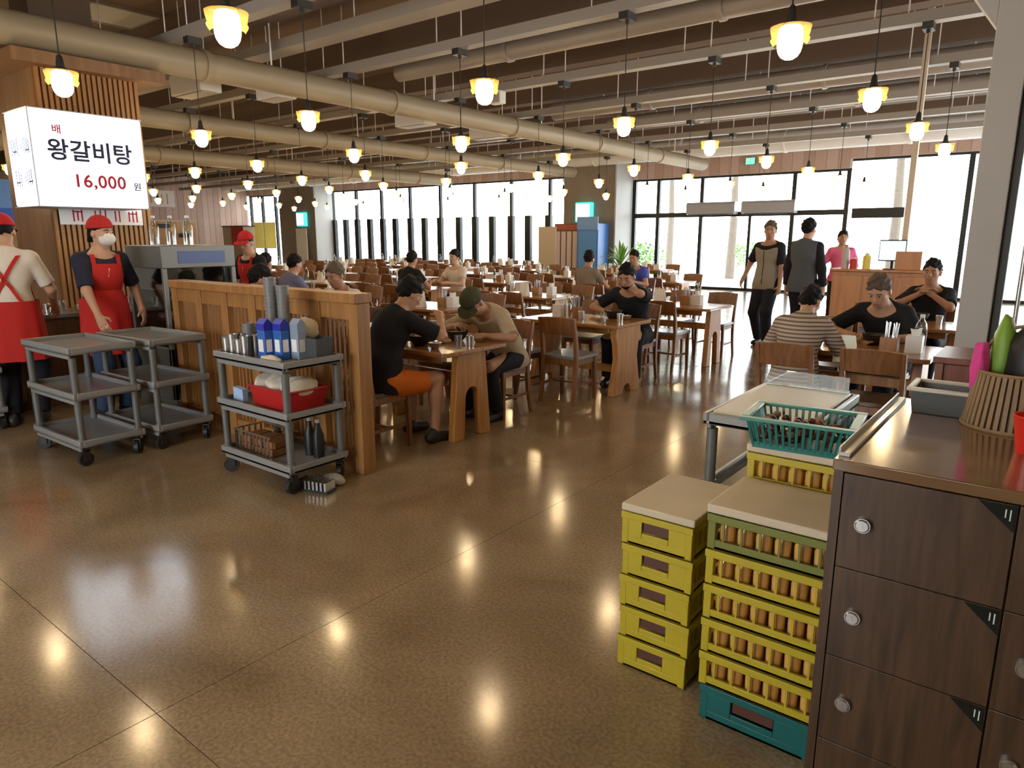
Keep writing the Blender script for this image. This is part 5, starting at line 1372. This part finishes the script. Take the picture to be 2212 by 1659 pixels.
def hatdome(c, m, name, grow, cut):
    f1, lo, hi = ellp(c['HS']((0,-0.012,0.038)), V(0.084,0.105,0.106)*c['s'] + grow, c['RH'])
    G = Field(lo - 0.03, hi + 0.03, 0.008); G.add((f1, lo, hi), 0.001)
    HC, RH, s = c['HC'], c['RH'], c['s']
    def under(Xg, Yg, Zg):
        px, py, pz = (Xg-HC[0])/s, (Yg-HC[1])/s, (Zg-HC[2])/s
        z = px*RH[0,2] + py*RH[1,2] + pz*RH[2,2]; y = px*RH[0,1] + py*RH[1,1] + pz*RH[2,1]
        return (cut - z + 0.15*y)*s
    G.carve(under)
    return link(name, np_mesh(name, [G.mesh()], m), c['root'])
def visor(c, m, hat):
    b = MB(); vs = []; fs = []; n = 11
    for i in range(n):
        a = -0.95 + 1.9*i/(n-1)
        for r_, dz in ((0.088, 0.0), (0.088 + 0.085*math.cos(a*0.9), -0.022)):
            for th in (0, -0.006): vs.append(c['HS']((math.sin(a)*r_*0.92, math.cos(a)*r_, 0.055 + dz + th)))
    for i in range(n-1):
        o, p = i*4, i*4+4
        fs += [(o, p, p+2, o+2), (o+1, o+3, p+3, p+1), (o+2, p+2, p+3, o+3), (o, o+1, p+1, p)]
    b.add(vs, fs).build('visor', m, hat)
def ex_cap(m):
    def f(c): visor(c, m, hatdome(c, m, 'cap', 0.008, 0.045))
    return f
M_APR = fab('apron_red', (0.46, 0.022, 0.018), 0.8)
EX['red_cap'] = ex_cap(fab('cap_red', (0.44, 0.02, 0.02)))
EX['olive_cap'] = ex_cap(fab('cap_olive', (0.055, 0.06, 0.028)))
def ex_bandana(c): hatdome(c, fab('bandana_red', (0.42, 0.025, 0.025)), 'bandana', 0.008, 0.035)
EX['bandana'] = ex_bandana
def ex_mask(c):
    f1, lo, hi = ellp(c['HS']((0,0.040,-0.044)), V(0.069,0.086,0.066)*c['s'], c['RH'])
    G = Field(lo - 0.03, hi + 0.03, 0.007); G.add((f1, lo, hi), 0.001); HC, RH, s = c['HC'], c['RH'], c['s']
    def back(Xg, Yg, Zg):
        px, py, pz = (Xg-HC[0])/s, (Yg-HC[1])/s, (Zg-HC[2])/s
        return (0.030 - (px*RH[0,1] + py*RH[1,1] + pz*RH[2,1]))*s
    G.carve(back); link('face_mask', np_mesh('face_mask', [G.mesh()], fab('mask_white', (0.70, 0.69, 0.66))), c['root'])
EX['mask'] = ex_mask
def surf(c, x, z, front, off):
    """y of the shirt surface at local x, z"""
    ys = np.linspace(0.30, -0.02, 200) if front else np.linspace(-0.30, 0.02, 200)
    ys = ys + (c['Cc'][1]*0.5 + c['P'][1]*0.5)
    d = np.min([p[0](np.array([x]), ys, np.array([z])) for p, k in c['torso']], 0) - 0.014*c['s'] - off
    i = np.argmax(d < 0)
    return ys[i]
def strap(c, pts, front, m, w=0.032, name='strap'):
    P3 = []
    for (x, z) in pts: P3.append(V(x, surf(c, x, z, front, 0.020), z))
    MB().sweep(P3, w, 0.006, side=(1,0,0)).build(name, m, c['root'])
def skirt(c, z0, z1, m, fwd):
    """apron skirt, open at the back when fwd"""
    P, s = c['P'], c['s']
    top, bot = [], []
    n = 40; vs = []; fs = []; rows = 8
    a0, a1 = (-0.25, math.pi + 0.25) if fwd else (math.pi*0.5 + 0.25, math.pi*2.5 - 0.25)
    for r in range(rows + 1):
        t = r/rows; z = z1 + (z0 - z1)*t
        for i in range(n + 1):
            a = a0 + (a1 - a0)*i/n
            fl = 0.012*math.sin(a*9)*t
            rx_, ry_ = (0.190 + 0.035*t + fl)*s, (0.142 + 0.045*t + fl)*s
            for g_ in (0, 0.006): vs.append(V(P[0] + (rx_ + g_)*math.cos(a), P[1] + 0.01 + (ry_ + g_)*math.sin(a), z))
    st = (n+1)*2
    for r in range(rows):
        for i in range(n):
            o = r*st + i*2; p = o + st
            fs += [(o, o+2, p+2, p), (o+1, p+1, p+3, o+3)]
    for r in range(rows):
        o = r*st; p = o + st; fs += [(o, p, p+1, o+1)]; o += n*2; p += n*2; fs += [(o, o+1, p+1, p)]
    for i in range(n):
        fs += [(i*2, i*2+1, i*2+3, i*2+2)]; o = rows*st + i*2; fs += [(o, o+2, o+3, o+1)]
    return MB().add(vs, fs).build('apron_skirt', m, c['root'])
def bib(c, z0, z1, w0, w1, m):
    vs = []; fs = []; nr, nc = 12, 9
    for r in range(nr + 1):
        t = r/nr; z = z0 + (z1 - z0)*t; w = w0 + (w1 - w0)*t
        for i in range(nc + 1):
            x = -w + 2*w*i/nc; y = surf(c, x, z, True, 0.019)
            vs += [V(x, y, z), V(x, y + 0.006, z)]
    st = (nc+1)*2
    for r in range(nr):
        for i in range(nc):
            o = r*st + i*2; p = o + st; fs += [(o, p, p+2, o+2), (o+1, o+3, p+3, p+1)]
        o = r*st; p = o + st; fs += [(o, o+1, p+1, p)]; o += nc*2; p += nc*2; fs += [(o, p, p+1, o+1)]
    for i in range(nc): o = nr*st + i*2; fs += [(o, o+1, o+3, o+2)]
    MB().add(vs, fs).build('apron_bib', m, c['root'])
def ex_apron(c):
    s = c['s']; z = c['P'][2]
    skirt(c, z - 0.34*s, z + 0.15*s, M_APR, True)
    bib(c, z + 0.05*s, z + 0.44*s, 0.155*s, 0.12*s, M_APR)
    for sx in (-1, 1): strap(c, [(sx*0.105*s, z + (0.42 + 0.02*k)*s) for k in range(6)], True, M_APR, 0.035)
    MB().tube([V(0.0, surf(c, 0, z + 0.40*s, True, 0.02), z + 0.40*s), V(0.012, surf(c, 0.012, z + 0.33*s, True, 0.02), z + 0.33*s)], 0.006, 6).build('pen', M_WHITE, c['root'])
EX['apron'] = ex_apron
def ex_apron_back(c):
    s = c['s']; z = c['P'][2]
    skirt(c, z - 0.36*s, z + 0.13*s, M_APR, False); 
    skirt(c, z - 0.36*s, z + 0.13*s, M_APR, True)
    for sx in (-1, 1): strap(c, [(sx*(0.105 - 0.21*t)*s, z + (0.50 - 0.38*t)*s) for t in np.linspace(0, 1, 20)], False, M_APR, 0.030)
    bib(c, z + 0.10*s, z + 0.44*s, 0.155*s, 0.12*s, M_APR)
EX['apron_back'] = ex_apron_back
def ex_vest(m):
    def f(c):
        s = c['s']; G = Field(np.min([p[0][1] for p in c['torso']], 0) - 0.06, np.max([p[0][2] for p in c['torso']], 0) + 0.06, c['cv'])
        for p, k in c['torso']: G.add(p, k, 0.024*s)
        G.add(cap(c['P'] - c['X']*0.08*s - c['u1']*0.08*s, c['P'] + c['X']*0.08*s - c['u1']*0.08*s, 0.112*s, 0.112*s), 0.05, 0.022*s)
        u1, u3, N, P = c['u1'], c['u3'], c['N'], c['P']
        n = unit(u3 + 0.8*(c['RT2'] @ V(0,1,0)))
        G.carve(lambda X_, Y_, Z_: (X_-N[0])*n[0] + (Y_-N[1])*n[1] + (Z_-N[2]-0.01)*n[2])
        q = P - u1*0.12*s
        G.carve(lambda X_, Y_, Z_: -((X_-q[0])*u1[0] + (Y_-q[1])*u1[1] + (Z_-q[2])*u1[2]))
        G.carve(lambda X_, Y_, Z_: np.abs(X_) - 0.172*s + 0*Y_ + 0*Z_)
        o = link('vest', np_mesh('vest', [G.mesh()], m), c['root'])
        z0, z1 = P[2] - 0.08*s, N[2] - 0.10*s
        strap(c, [(0.0, z1 + (z0 - z1)*t) for t in np.linspace(0, 1, 12)], True, M_DARK, 0.010, 'zip') if abs(u1[1]) < 0.2 else None
    return f
EX['vest_beige'] = ex_vest(fab('vest_beige', (0.28, 0.245, 0.19)))
EX['vest_black'] = ex_vest(fab('vest_black', (0.02, 0.02, 0.026)))
EX['vest_grey'] = ex_vest(fab('vest_grey', (0.085, 0.095, 0.11)))
def ex_beard(c):
    f1, lo, hi = ellp(c['HS']((0,0.030,-0.070)), V(0.062,0.066,0.058)*c['s'], c['RH'])
    G = Field(lo - 0.03, hi + 0.03, 0.007); G.add((f1, lo, hi), 0.001); HC, RH, s = c['HC'], c['RH'], c['s']
    def up(Xg, Yg, Zg):
        px, py, pz = (Xg-HC[0])/s, (Yg-HC[1])/s, (Zg-HC[2])/s
        return ((px*RH[0,2] + py*RH[1,2] + pz*RH[2,2]) + 0.072)*s
    G.carve(up); link('beard', np_mesh('beard', [G.mesh()], HAIRB), c['root'])
EX['beard'] = ex_beard
def stripes():
    m = fab('striped', (0.40, 0.33, 0.27)); nt = m.node_tree; b = nt.nodes['Principled BSDF']
    tc = nt.nodes.new('ShaderNodeTexCoord'); w = nt.nodes.new('ShaderNodeTexWave'); w.bands_direction = 'Z'; w.inputs['Scale'].default_value = 11.0
    r = nt.nodes.new('ShaderNodeValToRGB'); r.color_ramp.elements[0].position = 0.30; r.color_ramp.elements[0].color = (0.15,0.11,0.09,1)
    r.color_ramp.elements[1].position = 0.45; r.color_ramp.elements[1].color = (0.46,0.38,0.31,1)
    nt.links.new(tc.outputs['Object'], w.inputs['Vector']); nt.links.new(w.outputs['Fac'], r.inputs['Fac']); nt.links.new(r.outputs['Color'], b.inputs['Base Color'])
    return m
M_STRIPE = stripes()
BLK = fab('black', (0.012, 0.013, 0.017)); NAVY = fab('navy', (0.022, 0.024, 0.042)); JEAN = fab('jeans', (0.035, 0.065, 0.13)); CREAM = fab('cream', (0.42, 0.34, 0.24))
WHT = fab('white', (0.66, 0.60, 0.52)); ORG = fab('orange', (0.62, 0.155, 0.022)); DKP = fab('dark_trousers', (0.014, 0.015, 0.022)); LAV = fab('lavender', (0.17, 0.18, 0.30)); PNK = fab('pink', (0.65, 0.12, 0.25))
PI = math.pi
# --- staff
person('waitress with red bandana, white mask and red apron over navy shirt', (-6.62, 2.62, 0), R(-86), 1.0, lean=0.08, pitch=0.10, yaw=0.40, hands=[(-0.28, 0.10, 0.95), (0.20, 0.32, 0.93)], shirt=NAVY, sleeve=0.85, pants=JEAN, hairlen=0.02, extras=('bandana', 'mask', 'apron'), vox=0.009, curl=0.5)
person('waiter in white shirt and red crossed apron straps, seen from behind', (-6.92, 2.02, 0), R(60), 1.01, lean=0.10, pitch=0.25, yaw=0.25, hands=[(-0.30, 0.25, 0.98), (0.25, 0.30, 1.0)], shirt=WHT, sleeve=0.8, pants=DKP, extras=('red_cap', 'apron_back'), vox=0.010)
person('waitress in red cap standing behind the divider near steel cabinet', (-7.65, 4.75, 0), R(-170), 0.94, lean=0.08, pitch=0.3, yaw=0.2, hands=[(-0.2, 0.25, 0.95), (0.2, 0.25, 0.95)], shirt=BLK, sleeve=0.8, pants=DKP, extras=('red_cap', 'apron'), vox=0.013)
# --- table one
person('man in black shirt and orange shorts eating beside the divider', (-3.98, 3.46, 0), R(-6), 1.0, seated=True, lean=0.38, pitch=0.62, yaw=-0.1, hands=[(-0.16, 0.50, 0.80), (0.10, 0.52, 0.97)], feet=[(-0.16, 0.42, 0.085), (0.20, 0.36, 0.085)], shirt=BLK, sleeve=0.8, pants=ORG, leg=0.36, vox=0.008, skin=0, belly=0.02, poles=[V(-0.7,-0.2,-0.6), V(0.7,-0.3,-0.5)])
person('man in olive cap and cream shirt bent over his bowl', (-3.90, 4.93, 0), PI - 0.05, 1.0, seated=True, lean=0.66, pitch=0.95, yaw=0.1, hands=[(-0.18, 0.52, 0.78), (0.14, 0.50, 0.84)], feet=[(-0.13, 0.30, 0.085), (0.14, 0.36, 0.085)], shirt=CREAM, sleeve=0.95, pants=DKP, extras=('olive_cap',), vox=0.008, skin=1, belly=0.02, poles=[V(-1,-0.1,-0.3), V(1,-0.1,-0.3)])
# --- table two
person('bearded man in black shirt lifting food to his mouth', (-3.70, 7.0, 0), PI + 0.15, 1.02, seated=True, lean=0.44, pitch=0.45, yaw=-0.05, hands=[(-0.02, 0.30, 1.06), (0.20, 0.42, 0.80)], feet=[(-0.14, 0.40, 0.085), (0.14, 0.44, 0.085)], shirt=BLK, sleeve=0.7, pants=DKP, extras=('beard',), vox=0.009, skin=1, poles=[V(-1,0.1,-0.4), V(1,-0.1,-0.3)])
# --- right table
person('diner in brown striped shirt, seen from behind', (-1.50, 5.38, 0), 0.05, 0.93, seated=True, lean=0.45, pitch=0.55, yaw=-0.15, hands=[(-0.15, 0.46, 0.80), (0.16, 0.46, 0.80)], shirt=M_STRIPE, sleeve=0.9, pants=DKP, vox=0.009, skin=0, belly=0.02)
person('man in black polo leaning on the table facing the viewer', (-1.10, 6.74, 0), PI - 0.15, 1.03, seated=True, lean=0.50, pitch=0.55, yaw=0.0, hands=[(-0.12, 0.52, 0.79), (0.16, 0.50, 0.80)], shirt=BLK, sleeve=0.8, pants=DKP, hair=HAIRG, vox=0.008, skin=0, belly=0.03, poles=[V(-1,0,-0.3), V(1,0,-0.3)])
person('diner in black with hands at mouth beside the white post', (-1.05, 8.66, 0), PI - 0.1, 1.0, seated=True, lean=0.18, pitch=0.1, hands=[(-0.04, 0.28, 1.02), (0.05, 0.28, 1.02)], shirt=BLK, sleeve=0.8, pants=DKP, hair=HAIRB, vox=0.010, skin=1, poles=[V(-1,0.1,-0.6), V(1,0.1,-0.6)])
# --- standing men
person('standing man in beige vest over black sleeves facing the hall', (-3.40, 10.45, 0), PI - 0.2, 1.03, lean=-0.02, pitch=0.05, yaw=0.35, hands=[(-0.24, 0.06, 0.86), (0.40, -0.02, 0.98)], shirt=BLK, sleeve=0.8, pants=DKP, hair=HAIRG, extras=('vest_beige',), vox=0.011, skin=1, feet=[(-0.09, 0.05, 0.085), (0.10, -0.06, 0.085)])
person('standing man in grey vest seen from behind', (-2.80, 10.12, 0), -0.15, 1.04, lean=0.03, pitch=0.1, yaw=-0.2, hands=[(-0.27, 0.08, 0.86), (0.27, 0.06, 0.86)], shirt=BLK, sleeve=1.9, pants=DKP, extras=('vest_grey',), vox=0.011, skin=0, feet=[(-0.11, 0.08, 0.085), (0.10, -0.10, 0.085)])
person('person in pink top near the entrance behind the grey-vest man', (-3.05, 13.2, 0), PI + 0.4, 0.96, shirt=PNK, sleeve=0.7, pants=DKP, hair=HAIRB, hairlen=0.06, vox=0.014, skin=1)
# --- diners further back
person('man in dark shirt seated just behind the divider, facing right', (-5.93, 3.50, 0), R(-12), 1.0, seated=True, lean=0.25, pitch=0.4, yaw=-0.1, hands=[(-0.16, 0.42, 0.82), (0.16, 0.42, 0.84)], shirt=NAVY, pants=DKP, vox=0.011, skin=1)
person('seated man in dark vest over white shirt facing the viewer', (-5.95, 4.84, 0), PI + 0.1, 1.0, seated=True, lean=0.3, pitch=0.35, hands=[(-0.16, 0.42, 0.82), (0.16, 0.42, 0.84)], shirt=WHT, pants=DKP, hair=HAIRG, vox=0.011, skin=1, extras=('vest_black',))
person('diner in black with dark hair, two tables behind the divider', (-8.45, 8.0, 0), 0.1, 1.0, seated=True, lean=0.2, pitch=0.2, hands=[(-0.16, 0.42, 0.82), (0.16, 0.42, 0.84)], shirt=BLK, pants=DKP, vox=0.014, skin=1)
person('diner with pale face turned to viewer, far table near windows', (-8.40, 9.20, 0), PI, 1.0, seated=True, lean=0.1, pitch=0.1, hands=[(-0.16, 0.42, 0.82), (0.16, 0.42, 0.84)], shirt=WHT, pants=DKP, vox=0.014, skin=2)
person('diner with black hair before the beige screen, back to viewer', (-6.25, 9.88 + 0.1, 0), 0.0, 1.0, seated=True, lean=0.15, pitch=0.15, hands=[(-0.16, 0.42, 0.82), (0.16, 0.42, 0.84)], shirt=fab('taupe', (0.22, 0.18, 0.14)), pants=DKP, vox=0.014, skin=1)
person('diner in blue shirt near the central pillar', (-6.0, 11.36, 0), PI, 1.0, seated=True, lean=0.2, pitch=0.2, hands=[(-0.16, 0.42, 0.82), (0.16, 0.42, 0.84)], shirt=fab('royal_blue', (0.06, 0.08, 0.40)), pants=DKP, vox=0.014, skin=1)
person('diner in dark shirt at left, behind the divider far end', (-9.05, 5.70, 0), R(20), 1.0, seated=True, lean=0.2, pitch=0.2, hands=[(-0.16, 0.42, 0.82), (0.16, 0.42, 0.84)], shirt=fab('brown', (0.10, 0.05, 0.035)), pants=DKP, vox=0.014, skin=1)
person('diner in lavender blue shirt behind the divider far end', (-8.45, 5.70, 0), 0.0, 1.0, seated=True, lean=0.25, pitch=0.2, hands=[(-0.16, 0.42, 0.82), (0.16, 0.42, 0.84)], shirt=LAV, pants=DKP, vox=0.014, skin=0)
